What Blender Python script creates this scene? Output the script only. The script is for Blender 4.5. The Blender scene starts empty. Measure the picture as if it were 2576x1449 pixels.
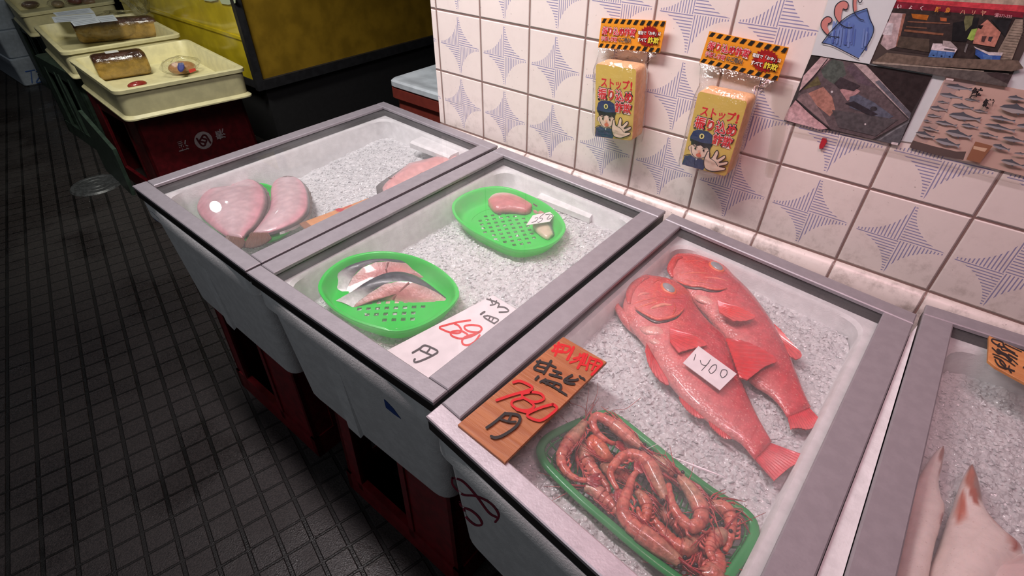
import bpy, bmesh, math, random
import numpy as np
from mathutils import Vector, Matrix, noise
from mathutils.geometry import tessellate_polygon
SC = bpy.context.scene
COL = SC.collection
# ------------------------------------------------------------------ camera
# frame 2576 x 1449; world: x along the tiled wall, y into the wall (wall face y=0), z up, lids at z=0
FW, FH, FPX = 2576, 1449, 1331.68
CAM = Vector((0.7285, -0.6871, 0.3892))
RC = np.array([[0.7731482587260862, 0.6342118779936999, 0.004130840171815919],
               [0.3974860180793648, -0.4794671192411535, -0.7823785190034297],
               [-0.49421314780186865, 0.6065365408434132, -0.6227895223600624]])
cd = bpy.data.cameras.new('camera'); cam = bpy.data.objects.new('camera', cd); COL.objects.link(cam)
cd.sensor_width = 36; cd.lens = FPX / FW * 36; cd.clip_start = .02; cd.clip_end = 60
mw = Matrix.Identity(4)
for i in range(3):
    mw[i][0] = RC[0][i]; mw[i][1] = -RC[1][i]; mw[i][2] = -RC[2][i]; mw[i][3] = CAM[i]
cam.matrix_world = mw
SC.camera = cam
# ------------------------------------------------------------------ world, lamps, exposure
SC.view_settings.view_transform = 'Standard'; SC.view_settings.look = 'None'
SC.view_settings.gamma = 1; SC.view_settings.use_curve_mapping = False
SC.view_settings.exposure = 0.12
wd = bpy.data.worlds.new('night'); SC.world = wd; wd.use_nodes = True
wd.node_tree.nodes['Background'].inputs[0].default_value = (.75, .8, .9, 1)
wd.node_tree.nodes['Background'].inputs[1].default_value = .012
def area(name, loc, aim, sx, sy, w, col, spread=180):
    l = bpy.data.lights.new(name, 'AREA'); l.shape = 'RECTANGLE'; l.size = sx; l.size_y = sy
    l.energy = w; l.color = col; l.spread = math.radians(spread)
    o = bpy.data.objects.new(name, l); COL.objects.link(o); o.location = loc
    o.rotation_euler = (Vector(aim) - Vector(loc)).to_track_quat('-Z', 'Y').to_euler()
    return o
area('counter_lamp', (.05, -.465, .92), (.08, -.06, 0), .62, .10, 5.9, (1, .92, .93), 120)
area('pink_lamp', (.76, -.47, .92), (.74, -.12, 0), .40, .10, 1.65, (1, .58, .65), 120)
area('shop_lamp', (-.80, -.30, 1.0), (-1.55, .05, -.2), .4, .12, 3.3, (1, .97, .86), 85)
area('street_lamp', (-3.6, -1.2, 2.2), (-2.6, -.3, -.3), .6, .3, 1.2, (.85, .93, 1), 150)
area('passage_fill', (.1, -2.7, 1.5), (.2, -.5, -.3), .8, .3, 2.3, (.88, .93, 1), 120)  # unseen soft fill, added to lift the dark foam fronts

# ------------------------------------------------------------------ helpers
rnd = random.Random(7)
BASES = {}
def ray(u, v):
    d = np.array([(u - FW / 2) / FPX, (v - FH / 2) / FPX, 1.]); return Vector(RC.T @ d)
def at(u, v, z=0.):                       # the point of the plane at height z seen at a frame position
    d = ray(u, v); return CAM + d * ((z - CAM.z) / d.z)
def aty(u, v, y=0.):
    d = ray(u, v); return CAM + d * ((y - CAM.y) / d.y)
def atx(u, v, x=0.):
    d = ray(u, v); return CAM + d * ((x - CAM.x) / d.x)
def K(ox, oy, s, pts): return [(ox + p[0] / s, oy + p[1] / s) for p in pts]
def ATS(pts, z): return [at(p[0], p[1], z) for p in pts]
def lin(c):
    r = []
    for x in c[:3]:
        x = x / 255.; r.append(x / 12.92 if x <= .04045 else ((x + .055) / 1.055) ** 2.4)
    return (r[0], r[1], r[2], 1.)
def mixc(a, b, t): return tuple(a[i] + (b[i] - a[i]) * t for i in range(3))
def resample(pts, n, closed=False):
    P = [Vector(p) for p in pts]
    if closed: P = P + [P[0]]
    L = [0.]
    for i in range(1, len(P)): L.append(L[-1] + (P[i] - P[i - 1]).length)
    out = []; T = L[-1]; j = 0
    for k in range(n):
        s = T * (k / n if closed else k / (n - 1))
        while j < len(P) - 2 and L[j + 1] < s: j += 1
        d = L[j + 1] - L[j]; t = (s - L[j]) / d if d > 1e-12 else 0
        out.append(P[j].lerp(P[j + 1], t))
    return out
def smooth(pts, n, closed=False, it=None):   # Catmull-Rom through the points, then even steps
    P = [Vector(p) for p in pts]; m = len(P); out = []
    rng = range(m if closed else m - 1)
    for i in rng:
        if closed: a, b, c, d = P[(i - 1) % m], P[i], P[(i + 1) % m], P[(i + 2) % m]
        else: a, b, c, d = P[max(i - 1, 0)], P[i], P[i + 1], P[min(i + 2, m - 1)]
        for k in range(8):
            t = k / 8.
            out.append(.5 * ((2 * b) + (c - a) * t + (2 * a - 5 * b + 4 * c - d) * t * t + (3 * b - a - 3 * c + d) * t ** 3))
    if not closed: out.append(P[-1])
    return resample(out, n, closed)

class MB:
    """collects shapes; build() links them as ONE mesh object"""
    def __init__(s): s.v = []; s.f = []; s.c = []; s.m = []
    def add(s, vs, fs, col=(200, 200, 200), mi=0):
        o = len(s.v); s.v += [tuple(x) for x in vs]
        if isinstance(col, list): s.c += [lin(c) for c in col]
        else:
            l = lin(col); s.c += [l] * len(vs)
        for f in fs: s.f.append(tuple(i + o for i in f)); s.m.append(mi)
    def box(s, lo, hi, col=(200, 200, 200), mi=0, M=None):
        x0, y0, z0 = lo; x1, y1, z1 = hi
        vs = [Vector(p) for p in ((x0, y0, z0), (x1, y0, z0), (x1, y1, z0), (x0, y1, z0), (x0, y0, z1), (x1, y0, z1), (x1, y1, z1), (x0, y1, z1))]
        if M is not None: vs = [M @ p for p in vs]
        s.add(vs, [(0, 3, 2, 1), (4, 5, 6, 7), (0, 1, 5, 4), (1, 2, 6, 5), (2, 3, 7, 6), (3, 0, 4, 7)], col, mi)
    def prism(s, loop, off, col=(200, 200, 200), mi=0, col2=None):   # polygon swept by a vector (or a list of two loops)
        a = [Vector(p) for p in loop]
        b = [Vector(p) for p in off] if isinstance(off, list) else [p + Vector(off) for p in a]
        n = len(a); tri = tessellate_polygon([a])
        s.add(a, [tuple(t) for t in tri], col, mi); s.add(b, [tuple(reversed(t)) for t in tri], col if col2 is None else col2, mi)
        s.add(a + b, [(i, (i + 1) % n, n + (i + 1) % n, n + i) for i in range(n)], col if col2 is None else col2, mi)
    def loft(s, rings, col=(200, 200, 200), closed=True, cap0=False, cap1=False, mi=0):
        n = len(rings[0]); vs = [p for r in rings for p in r]; fs = []
        for i in range(len(rings) - 1):
            for j in range(n if closed else n - 1):
                k = (j + 1) % n; fs.append((i * n + j, i * n + k, (i + 1) * n + k, (i + 1) * n + j))
        if cap0: fs.append(tuple(range(n - 1, -1, -1)))
        if cap1: o = (len(rings) - 1) * n; fs.append(tuple(range(o, o + n)))
        s.add(vs, fs, col, mi)
    def tube(s, path, rad, n=8, col=(200, 200, 200), caps=True, closed=False, flat=1., up=(0, 0, 1), mi=0):
        P = [Vector(p) for p in path]; m = len(P); rings = []; up = Vector(up); cols = []
        for i in range(m):
            if closed: t = P[(i + 1) % m] - P[i - 1]
            else: t = P[min(i + 1, m - 1)] - P[max(i - 1, 0)]
            if t.length < 1e-9: t = Vector((1, 0, 0))
            t.normalize(); a = t.cross(up)
            if a.length < 1e-4: a = t.cross(Vector((1, 0, 0)))
            a.normalize(); b = a.cross(t)
            r = rad[i] if isinstance(rad, (list, tuple)) else rad
            rings.append([P[i] + a * (r * math.cos(2 * math.pi * k / n)) + b * (r * flat * math.sin(2 * math.pi * k / n)) for k in range(n)])
            if isinstance(col, list): cols += [col[i]] * n
        if closed: rings.append(rings[0]); cols += cols[:n]
        s.loft(rings, cols if isinstance(col, list) else col, True, caps and not closed, caps and not closed, mi)
    def ball(s, c, r, col=(200, 200, 200), nu=12, nv=8, sx=1, sy=1, sz=1, M=None, mi=0):
        c = Vector(c); vs = []; fs = []
        for i in range(nv + 1):
            th = math.pi * i / nv
            for j in range(nu):
                ph = 2 * math.pi * j / nu
                p = Vector((r * sx * math.sin(th) * math.cos(ph), r * sy * math.sin(th) * math.sin(ph), r * sz * math.cos(th)))
                vs.append(c + (M @ p if M is not None else p))
        for i in range(nv):
            for j in range(nu):
                k = (j + 1) % nu; fs.append((i * nu + j, (i + 1) * nu + j, (i + 1) * nu + k, i * nu + k))
        s.add(vs, fs, col, mi)
    def build(s, name, mat, parent=None, smooth_=False, base=None, weld=False):
        me = bpy.data.meshes.new(name)
        base = Vector(base) if base is not None else (BASES[parent.name] if parent is not None else Vector((0, 0, 0)))
        me.from_pydata([(v[0] - base.x, v[1] - base.y, v[2] - base.z) for v in s.v], [], s.f)
        a = me.color_attributes.new('Col', 'FLOAT_COLOR', 'POINT')
        a.data.foreach_set('color', np.array(s.c, dtype=np.float32).ravel())
        for mm in (mat if isinstance(mat, list) else [mat]): me.materials.append(mm)
        if isinstance(mat, list): me.polygons.foreach_set('material_index', s.m)
        bm = bmesh.new(); bm.from_mesh(me)
        if weld: bmesh.ops.remove_doubles(bm, verts=bm.verts, dist=2e-5)
        bmesh.ops.recalc_face_normals(bm, faces=bm.faces); bm.to_mesh(me); bm.free()
        if smooth_:
            me.polygons.foreach_set('use_smooth', [True] * len(me.polygons))
            if isinstance(smooth_, (int, float)) and smooth_ is not True:
                try: me.set_sharp_from_angle(angle=math.radians(smooth_))
                except Exception: pass
        o = bpy.data.objects.new(name, me); COL.objects.link(o); o.location = base
        BASES[o.name] = base
        if parent is not None: o.parent = parent; o.location = (0, 0, 0)
        return o
def thing(name, label, cat, base, group=None):
    o = bpy.data.objects.new(name, None); COL.objects.link(o); o.location = base; o.empty_display_size = .02
    BASES[o.name] = Vector(base); o['label'] = label; o['category'] = cat
    if group: o['group'] = group
    return o
def tag(o, label, cat, group=None, kind=None):
    o['label'] = label; o['category'] = cat
    if group: o['group'] = group
    if kind: o['kind'] = kind
    return o
def struct(o): o['kind'] = 'structure'; return o

# ------------------------------------------------------------------ materials
def newmat(name):
    m = bpy.data.materials.new(name); m.use_nodes = True; nt = m.node_tree
    return m, nt, nt.nodes['Principled BSDF']
def MT(nt, op, a, b=None, c=None):
    n = nt.nodes.new('ShaderNodeMath'); n.operation = op
    for i, x in enumerate((a, b, c)):
        if x is None: continue
        if isinstance(x, (int, float)): n.inputs[i].default_value = x
        else: nt.links.new(x, n.inputs[i])
    return n.outputs[0]
def MIX(nt, f, a, b, mode='MIX'):
    n = nt.nodes.new('ShaderNodeMix'); n.data_type = 'RGBA'; n.blend_type = mode
    for x, i in ((f, 0), (a, 6), (b, 7)):
        if isinstance(x, (int, float)): n.inputs[i].default_value = x
        elif isinstance(x, tuple): n.inputs[i].default_value = x
        else: nt.links.new(x, n.inputs[i])
    return n.outputs[2]
def NOISE(nt, scale, detail=3, rough=.55, vec=None, out=0):
    n = nt.nodes.new('ShaderNodeTexNoise'); n.inputs['Scale'].default_value = scale
    n.inputs['Detail'].default_value = detail; n.inputs['Roughness'].default_value = rough
    if vec is None:
        tc = nt.nodes.new('ShaderNodeTexCoord'); vec = tc.outputs['Object']
    nt.links.new(vec, n.inputs['Vector']); return n.outputs[out]
def RAMP(nt, f, lo, hi):
    n = nt.nodes.new('ShaderNodeMapRange'); n.interpolation_type = 'SMOOTHSTEP'
    n.inputs[1].default_value = lo; n.inputs[2].default_value = hi
    nt.links.new(f, n.inputs[0]); return n.outputs[0]
def BUMP(nt, h, dist, strength=1., normal=None):
    n = nt.nodes.new('ShaderNodeBump'); n.inputs['Distance'].default_value = dist; n.inputs['Strength'].default_value = strength
    nt.links.new(h, n.inputs['Height'])
    if normal is not None: nt.links.new(normal, n.inputs['Normal'])
    return n.outputs[0]
def plain(name, col, rough=.5, metal=0., spec=.5, nscale=60., namt=.06, bump=0., coat=0., bscale=None, sss=0., trans=0.):
    """one colour with a little procedural mottling"""
    m, nt, b = newmat(name); c = lin(col)
    f = RAMP(nt, NOISE(nt, nscale), .35, .68)
    d = tuple(max(0, x * (1 - namt * 2)) for x in c[:3]) + (1,); e = tuple(min(1, x * (1 + namt)) for x in c[:3]) + (1,)
    nt.links.new(MIX(nt, f, d, e), b.inputs['Base Color'])
    b.inputs['Roughness'].default_value = rough; b.inputs['Metallic'].default_value = metal
    b.inputs['Specular IOR Level'].default_value = spec; b.inputs['Coat Weight'].default_value = coat; b.inputs['Coat Roughness'].default_value = .08
    if sss: b.inputs['Subsurface Weight'].default_value = sss; b.inputs['Subsurface Radius'].default_value = (.01, .006, .004); b.inputs['Subsurface Scale'].default_value = .5
    if trans: b.inputs['Transmission Weight'].default_value = trans
    if bump: nt.links.new(BUMP(nt, NOISE(nt, bscale or nscale * 2, 4), bump), b.inputs['Normal'])
    return m
def painted(name, rough=.5, spec=.5, nscale=90., namt=.10, bump=0., coat=0., bscale=200., sss=0., speck=None, croug=.06):
    """colour from the mesh's own colour attribute, mottled"""
    m, nt, b = newmat(name)
    a = nt.nodes.new('ShaderNodeAttribute'); a.attribute_name = 'Col'
    f = RAMP(nt, NOISE(nt, nscale, 4), .3, .7); col = a.outputs['Color']
    if namt:
        g = nt.nodes.new('ShaderNodeMapRange'); nt.links.new(f, g.inputs[0]); g.inputs[3].default_value = 1 - namt; g.inputs[4].default_value = 1 + namt * .6
        h = nt.nodes.new('ShaderNodeVectorMath'); h.operation = 'SCALE'; nt.links.new(col, h.inputs[0]); nt.links.new(g.outputs[0], h.inputs['Scale']); col = h.outputs[0]
    if speck: col = MIX(nt, MT(nt, 'MULTIPLY', RAMP(nt, NOISE(nt, speck[0], 2), speck[1], speck[1] + .06), speck[3]), col, lin(speck[2]))
    nt.links.new(col, b.inputs['Base Color'])
    b.inputs['Roughness'].default_value = rough; b.inputs['Specular IOR Level'].default_value = spec
    b.inputs['Coat Weight'].default_value = coat; b.inputs['Coat Roughness'].default_value = croug
    if sss: b.inputs['Subsurface Weight'].default_value = sss; b.inputs['Subsurface Radius'].default_value = (.008, .003, .002); b.inputs['Subsurface Scale'].default_value = .6
    if bump: nt.links.new(BUMP(nt, NOISE(nt, bscale, 3), bump), b.inputs['Normal'])
    return m
def clear(name, tint=(250, 252, 251), refl=1., rough=.02, ior=1.45, haze=0., bump=0., bscale=60):
    """thin sheet: transparent with a Fresnel sheen"""
    m = bpy.data.materials.new(name); m.use_nodes = True; nt = m.node_tree; nt.nodes.clear()
    out = nt.nodes.new('ShaderNodeOutputMaterial'); t = nt.nodes.new('ShaderNodeBsdfTransparent'); t.inputs[0].default_value = lin(tint)
    g = nt.nodes.new('ShaderNodeBsdfGlossy'); g.inputs['Roughness'].default_value = rough
    fr = nt.nodes.new('ShaderNodeLayerWeight'); fr.inputs[0].default_value = .5
    if bump:
        nn = BUMP(nt, NOISE(nt, bscale, 3), bump); nt.links.new(nn, g.inputs['Normal']); nt.links.new(nn, fr.inputs['Normal'])
    f0 = ((ior - 1) / (ior + 1)) ** 2
    F = MT(nt, 'ADD', MT(nt, 'MULTIPLY', MT(nt, 'POWER', fr.outputs['Facing'], 5.), 1 - f0), f0)   # Schlick, the same from both sides
    mx = nt.nodes.new('ShaderNodeMixShader'); nt.links.new(MT(nt, 'MULTIPLY', F, refl), mx.inputs[0])
    nt.links.new(t.outputs[0], mx.inputs[1]); nt.links.new(g.outputs[0], mx.inputs[2]); s = mx.outputs[0]
    if haze:
        d = nt.nodes.new('ShaderNodeBsdfDiffuse'); d.inputs[0].default_value = (.9, .9, .9, 1)
        m2 = nt.nodes.new('ShaderNodeMixShader')
        nt.links.new(MT(nt, 'MULTIPLY', MT(nt, 'ADD', RAMP(nt, NOISE(nt, 9, 4), .2, .85), .35), haze), m2.inputs[0])
        nt.links.new(s, m2.inputs[1]); nt.links.new(d.outputs[0], m2.inputs[2]); s = m2.outputs[0]
    nt.links.new(s, out.inputs[0]); return m

def tile_material():
    m, nt, b = newmat('patterned_wall_tile')
    tc = nt.nodes.new('ShaderNodeTexCoord'); sp = nt.nodes.new('ShaderNodeSeparateXYZ'); nt.links.new(tc.outputs['Object'], sp.inputs[0])
    X, Z = sp.outputs[0], sp.outputs[2]
    fu = MT(nt, 'FRACT', MT(nt, 'ADD', MT(nt, 'MULTIPLY', X, 10.), 20.)); fv = MT(nt, 'FRACT', MT(nt, 'ADD', MT(nt, 'MULTIPLY', Z, 10.), 20.))
    du = MT(nt, 'MINIMUM', fu, MT(nt, 'SUBTRACT', 1., fu)); dv = MT(nt, 'MINIMUM', fv, MT(nt, 'SUBTRACT', 1., fv))
    r = MT(nt, 'SQRT', MT(nt, 'ADD', MT(nt, 'MULTIPLY', du, du), MT(nt, 'MULTIPLY', dv, dv)))
    star = MT(nt, 'MULTIPLY', MT(nt, 'GREATER_THAN', r, .485), MT(nt, 'GREATER_THAN', MT(nt, 'MINIMUM', du, dv), .055))
    a = MT(nt, 'LESS_THAN', fu, .5); c = MT(nt, 'LESS_THAN', fv, .5)
    same = MT(nt, 'COMPARE', a, c, .1)
    s = MT(nt, 'ADD', MT(nt, 'MULTIPLY', same, fv), MT(nt, 'MULTIPLY', MT(nt, 'SUBTRACT', 1., same), fu))
    st = MT(nt, 'LESS_THAN', MT(nt, 'FRACT', MT(nt, 'ADD', MT(nt, 'MULTIPLY', s, 29.), .1)), .36)
    ink = MT(nt, 'MULTIPLY', star, st)
    ink = MT(nt, 'MULTIPLY', ink, MT(nt, 'GREATER_THAN', Z, 0.))
    edge = MT(nt, 'MINIMUM', du, dv)
    grout = MT(nt, 'LESS_THAN', edge, .0115)
    base = MIX(nt, NOISE(nt, 14, 3), lin((236, 226, 218)), lin((226, 214, 208)))
    base = MIX(nt, MT(nt, 'MULTIPLY', ink, .85), base, lin((122, 122, 168)))
    # grime: spots everywhere, a film that gathers towards the counter
    low = nt.nodes.new('ShaderNodeMapRange'); nt.links.new(Z, low.inputs[0]); low.inputs[1].default_value = .10; low.inputs[2].default_value = -.06
    g1 = MT(nt, 'MULTIPLY', RAMP(nt, NOISE(nt, 55, 6, .7), .46, .74), MT(nt, 'ADD', MT(nt, 'MULTIPLY', low.outputs[0], .55), .06))
    base = MIX(nt, g1, base, lin((128, 112, 100)))
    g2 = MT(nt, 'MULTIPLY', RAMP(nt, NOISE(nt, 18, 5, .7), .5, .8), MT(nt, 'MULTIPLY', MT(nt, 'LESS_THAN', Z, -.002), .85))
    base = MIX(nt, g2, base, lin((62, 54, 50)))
    g3 = RAMP(nt, NOISE(nt, 240, 1), .74, .78); base = MIX(nt, MT(nt, 'MULTIPLY', g3, .45), base, lin((120, 100, 90)))
    base = MIX(nt, grout, base, lin((138, 112, 105)))
    nt.links.new(base, b.inputs['Base Color'])
    b.inputs['Roughness'].default_value = .32; b.inputs['Specular IOR Level'].default_value = .4
    h = RAMP(nt, edge, .006, .028)
    h = MT(nt, 'ADD', h, MT(nt, 'MULTIPLY', NOISE(nt, 25, 2), .12))
    nt.links.new(BUMP(nt, h, .0016), b.inputs['Normal'])
    return m
def floor_material():
    m, nt, b = newmat('dark_mosaic_floor')
    tc = nt.nodes.new('ShaderNodeTexCoord'); mp = nt.nodes.new('ShaderNodeMapping'); mp.vector_type = 'TEXTURE'
    mp.inputs['Location'].default_value = (-.1332, -.6272, 0); mp.inputs['Rotation'].default_value = (0, 0, math.radians(-13.9))
    mp.inputs['Scale'].default_value = (.0476, .0472, 1)
    nt.links.new(tc.outputs['Object'], mp.inputs[0]); sp = nt.nodes.new('ShaderNodeSeparateXYZ'); nt.links.new(mp.outputs[0], sp.inputs[0])
    fu = MT(nt, 'FRACT', MT(nt, 'ADD', sp.outputs[0], 200.)); fv = MT(nt, 'FRACT', MT(nt, 'ADD', sp.outputs[1], 200.))
    du = MT(nt, 'MINIMUM', fu, MT(nt, 'SUBTRACT', 1., fu)); dv = MT(nt, 'MINIMUM', fv, MT(nt, 'SUBTRACT', 1., fv))
    cu = RAMP(nt, du, .03, .06); cv = RAMP(nt, dv, .055, .09); t = MT(nt, 'MULTIPLY', cu, cv)
    wn = nt.nodes.new('ShaderNodeTexWhiteNoise'); fl = nt.nodes.new('ShaderNodeVectorMath'); fl.operation = 'FLOOR'
    nt.links.new(mp.outputs[0], fl.inputs[0]); nt.links.new(fl.outputs[0], wn.inputs['Vector'])
    base = MIX(nt, RAMP(nt, NOISE(nt, 420, 3, .65), .38, .66), lin((37, 34, 34)), lin((63, 57, 56)))
    base = MIX(nt, MT(nt, 'MULTIPLY', wn.outputs['Value'], .25), base, lin((52, 48, 46)))
    base = MIX(nt, t, lin((20, 18, 17)), base)
    nt.links.new(base, b.inputs['Base Color'])
    wet = RAMP(nt, NOISE(nt, 5, 4, .6), .42, .66)
    rg = nt.nodes.new('ShaderNodeMapRange'); nt.links.new(wet, rg.inputs[0]); rg.inputs[3].default_value = .62; rg.inputs[4].default_value = .14
    nt.links.new(rg.outputs[0], b.inputs['Roughness'])
    h = MT(nt, 'ADD', t, MT(nt, 'MULTIPLY', NOISE(nt, 330, 3, .6), .46))
    nt.links.new(BUMP(nt, h, .0022), b.inputs['Normal'])
    return m
def ice_material():
    m, nt, b = newmat('crushed_ice')
    v = nt.nodes.new('ShaderNodeTexVoronoi'); v.inputs['Scale'].default_value = 150
    tc = nt.nodes.new('ShaderNodeTexCoord'); nt.links.new(tc.outputs['Object'], v.inputs['Vector'])
    v2 = nt.nodes.new('ShaderNodeTexVoronoi'); v2.inputs['Scale'].default_value = 330; nt.links.new(tc.outputs['Object'], v2.inputs['Vector'])
    base = MIX(nt, RAMP(nt, v.outputs['Color'], .2, .9), lin((232, 233, 234)), lin((252, 252, 252)))
    nt.links.new(base, b.inputs['Base Color']); b.inputs['Roughness'].default_value = .13; b.inputs['Specular IOR Level'].default_value = .8
    h = MT(nt, 'ADD', MT(nt, 'MULTIPLY', v.outputs['Distance'], -1.), MT(nt, 'MULTIPLY', v2.outputs['Distance'], -.4))
    nt.links.new(BUMP(nt, h, .0022, .9), b.inputs['Normal'])
    t = nt.nodes.new('ShaderNodeBsdfTranslucent'); t.inputs[0].default_value = (.95, .96, .97, 1)      # ice lets light through
    mx = nt.nodes.new('ShaderNodeMixShader'); mx.inputs[0].default_value = .33
    nt.links.new(b.outputs[0], mx.inputs[1]); nt.links.new(t.outputs[0], mx.inputs[2]); nt.links.new(mx.outputs[0], nt.nodes['Material Output'].inputs[0])
    return m
def wood_material(name, a, c, axis_rot):
    m, nt, b = newmat(name); tc = nt.nodes.new('ShaderNodeTexCoord'); mp = nt.nodes.new('ShaderNodeMapping')
    mp.inputs['Rotation'].default_value = (0, 0, axis_rot); mp.inputs['Scale'].default_value = (14, 160, 40)
    nt.links.new(tc.outputs['Object'], mp.inputs[0])
    f = RAMP(nt, NOISE(nt, 1.0, 4, .6, mp.outputs[0]), .35, .68)
    g = RAMP(nt, NOISE(nt, 18, 3), .35, .7)
    nt.links.new(MIX(nt, MT(nt, 'MULTIPLY', g, .5), MIX(nt, f, lin(a), lin(c)), lin(mixc(a, (70, 30, 15), .25))), b.inputs['Base Color'])
    b.inputs['Roughness'].default_value = .55; nt.links.new(BUMP(nt, f, .0004), b.inputs['Normal']); return m

M_tile = tile_material(); M_floor = floor_material(); M_ice = ice_material()
M_alu = plain('brushed_aluminium', (158, 153, 158), .5, .35, .5, 90, .03, .0002, 0, 300)
M_alu_sheen = plain('sheen_painted_rail', (206, 196, 202), .38, .35, .5, 60, .04, .0002, 0, 300)  # paler copy of the aluminium, lamp sheen painted into its colour
M_black = plain('black_rubber', (30, 29, 30), .45, 0, .5, 80, .15)
M_foam = plain('white_styrofoam', (226, 226, 226), .6, 0, .3, 70, .04, .0005, 0, 420)
M_glass = clear('lid_glass', (252, 252, 252), .6, .015, 1.45, .05)
M_film = clear('clear_film', (252, 252, 252), 1.5, .06, 1.5, .0, .004, 70)
M_red = plain('dark_red_plastic', (88, 12, 20), .42, 0, .5, 50, .15)
M_crate = plain('maroon_plastic', (122, 16, 28), .42, 0, .5, 50, .15)
M_green_d = plain('dark_green_plastic', (50, 66, 56), .5, 0, .5, 50, .15)
M_paint = painted('print_ink', .5, .35, 60, .03)
M_gloss = painted('moist_flesh', .36, .5, 70, .14, .0007, .35, 190, .15)
def scale_skin():
    m = painted('wet_fish_skin', .26, .6, 130, .16, 0, .5, 420, .08, (520, .62, (255, 196, 176), .32)); nt = m.node_tree; b = nt.nodes['Principled BSDF']  # pale specks paint sparkling highlights into the skin colour
    tc = nt.nodes.new('ShaderNodeTexCoord'); v = nt.nodes.new('ShaderNodeTexVoronoi'); v.inputs['Scale'].default_value = 330; nt.links.new(tc.outputs['Object'], v.inputs['Vector'])
    nt.links.new(BUMP(nt, MT(nt, 'ADD', MT(nt, 'MULTIPLY', v.outputs['Distance'], -1.), MT(nt, 'MULTIPLY', NOISE(nt, 500, 2), .5)), .0007, .8), b.inputs['Normal']); return m
M_fishskin = scale_skin()
M_fin = painted('wet_fin', .3, .5, 160, .15, 0, .5)
M_shell = painted('shrimp_shell', .27, .5, 210, .34, .0009, .6, 300, .2)
M_squid = painted('squid_skin', .32, .5, 120, .06, .0005, .6, 160, .2, (620, .66, (150, 82, 66), .3))
M_tray = plain('cream_plastic', (222, 214, 168), .42, 0, .5, 30, .05)
M_dark = plain('dark_grey_metal', (46, 46, 50), .5, .3, .5, 40, .12)
M_yellow = plain('yellow_panel', (150, 118, 34), .38, 0, .5, 12, .12)
# ------------------------------------------------------------------ the place: floor, tiled wall, kerb, back walls
FZ = -.53
b = MB(); b.box((-7, -3, FZ - .05), (3, 4, FZ)); struct(b.build('floor', M_floor))
b = MB(); b.box((-.0125, 0, FZ), (2.4, .12, 1.6)); struct(b.build('wall_back', M_tile))
b = MB(); prof = [(0, -.001), (-.005, -.003), (-.010, -.010), (-.0125, -.02), (-.0135, -.04), (-.0135, FZ), (0, FZ)]
b.prism([(-.0125, p[0], p[1]) for p in prof], (2.41, 0, 0)); struct(b.build('trim_1', M_tile, None, 40))
M_void = plain('dark_painted_wall', (40, 40, 42), .8)
b = MB(); b.box((-7.1, -3, FZ), (-7, 4, 3)); struct(b.build('wall_left', M_void))
b = MB(); b.box((-7, 4, FZ), (3, 4.1, 3)); struct(b.build('wall_far', M_void))
# round drain cover let into the floor
dc = at(243, 466, FZ); b = MB(); rings = []
for r_, z_ in ((0, .004), (.008, .004), (.010, .006), (.018, .006), (.020, .004), (.028, .004), (.030, .006), (.038, .006), (.040, .004), (.048, .004), (.050, .006), (.058, .006), (.062, 0)):
    rings.append([(dc.x + r_ * math.cos(k * math.pi / 16) * 1.35, dc.y + r_ * math.sin(k * math.pi / 16) * 1.35, FZ + z_) for k in range(32)])
b.loft(rings); tag(b.build('drain_cover', plain('worn_steel', (92, 94, 96), .45, .5, .5, 90, .2), None, 30, dc), 'round grey drain cover with concentric rings set in the dark floor', 'drain cover')

# ------------------------------------------------------------------ four glass-lidded fish boxes
ZL = .005
def Q(*px): return [at(p[0], p[1], ZL) for p in px]
LIDS = [Q((332, 467), (965, 255), (1252, 365), (616, 680)),          # corners: front left, back left, back right, front right
        Q((619, 684), (1259, 369), (1675, 530), (1089, 1012)),
        Q((1071, 1046), (1691, 536), (2308, 790), (2062, 1449)),
        Q((2125, 1449), (2331, 765), (2576, 842), (2590, 1449))]
q = LIDS[2]; q[3] = q[2] + (q[0] - q[1]) * 1.0                        # front right corner lies below the frame
q = LIDS[3]; dn = (LIDS[2][0] - LIDS[2][1]); q[0] = q[1] + Vector((.004, dn.y, 0)); ex = (q[2] - q[1]).normalized() * .335; q[2] = q[1] + ex; q[3] = q[0] + ex
def inset(qd, l, bk, r, f):
    """move the four edges of a quad inwards: left, back, right, front"""
    P = [Vector((p.x, p.y)) for p in qd]; off = [l, bk, r, f]; L = []
    for i in range(4):
        a, c = P[i], P[(i + 1) % 4]; d = (c - a).normalized(); n = Vector((d.y, -d.x)); L.append((a + n * off[i], d))
    out = []
    for i in range(4):
        (a, d), (c, e) = L[i - 1], L[i]; det = d.x * e.y - d.y * e.x; t = ((c.x - a.x) * e.y - (c.y - a.y) * e.x) / det
        out.append(a + d * t)
    return out
def rloop(qd, r, n, z):
    """quad with rounded corners as a loop of 4*(n+1) points"""
    out = []
    for i in range(4):
        p = Vector(qd[i][:2]); a = (Vector(qd[i - 1][:2]) - p).normalized(); c = (Vector(qd[(i + 1) % 4][:2]) - p).normalized()
        for k in range(n + 1):
            t = k / n; s, e = p + a * r, p + c * r
            w = s * (1 - t) ** 2 + p * (2 * t * (1 - t)) + e * t ** 2
            out.append((w.x, w.y, z))
    return out
def bil(qd, u, v):                          # u: left-right, v: front-back
    a = Vector(qd[0][:2]).lerp(Vector(qd[3][:2]), u); c = Vector(qd[1][:2]).lerp(Vector(qd[2][:2]), u); return a.lerp(c, v)
BOXLAB = ['white styrofoam fish box at the far left end, flatfish inside, blue tape at its corner',
          'white styrofoam fish box holding the two oval green baskets of fish pieces',
          'white styrofoam fish box with a red figure scrawled on its front, red fish inside',
          'white styrofoam fish box holding squid at the right edge']
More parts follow.
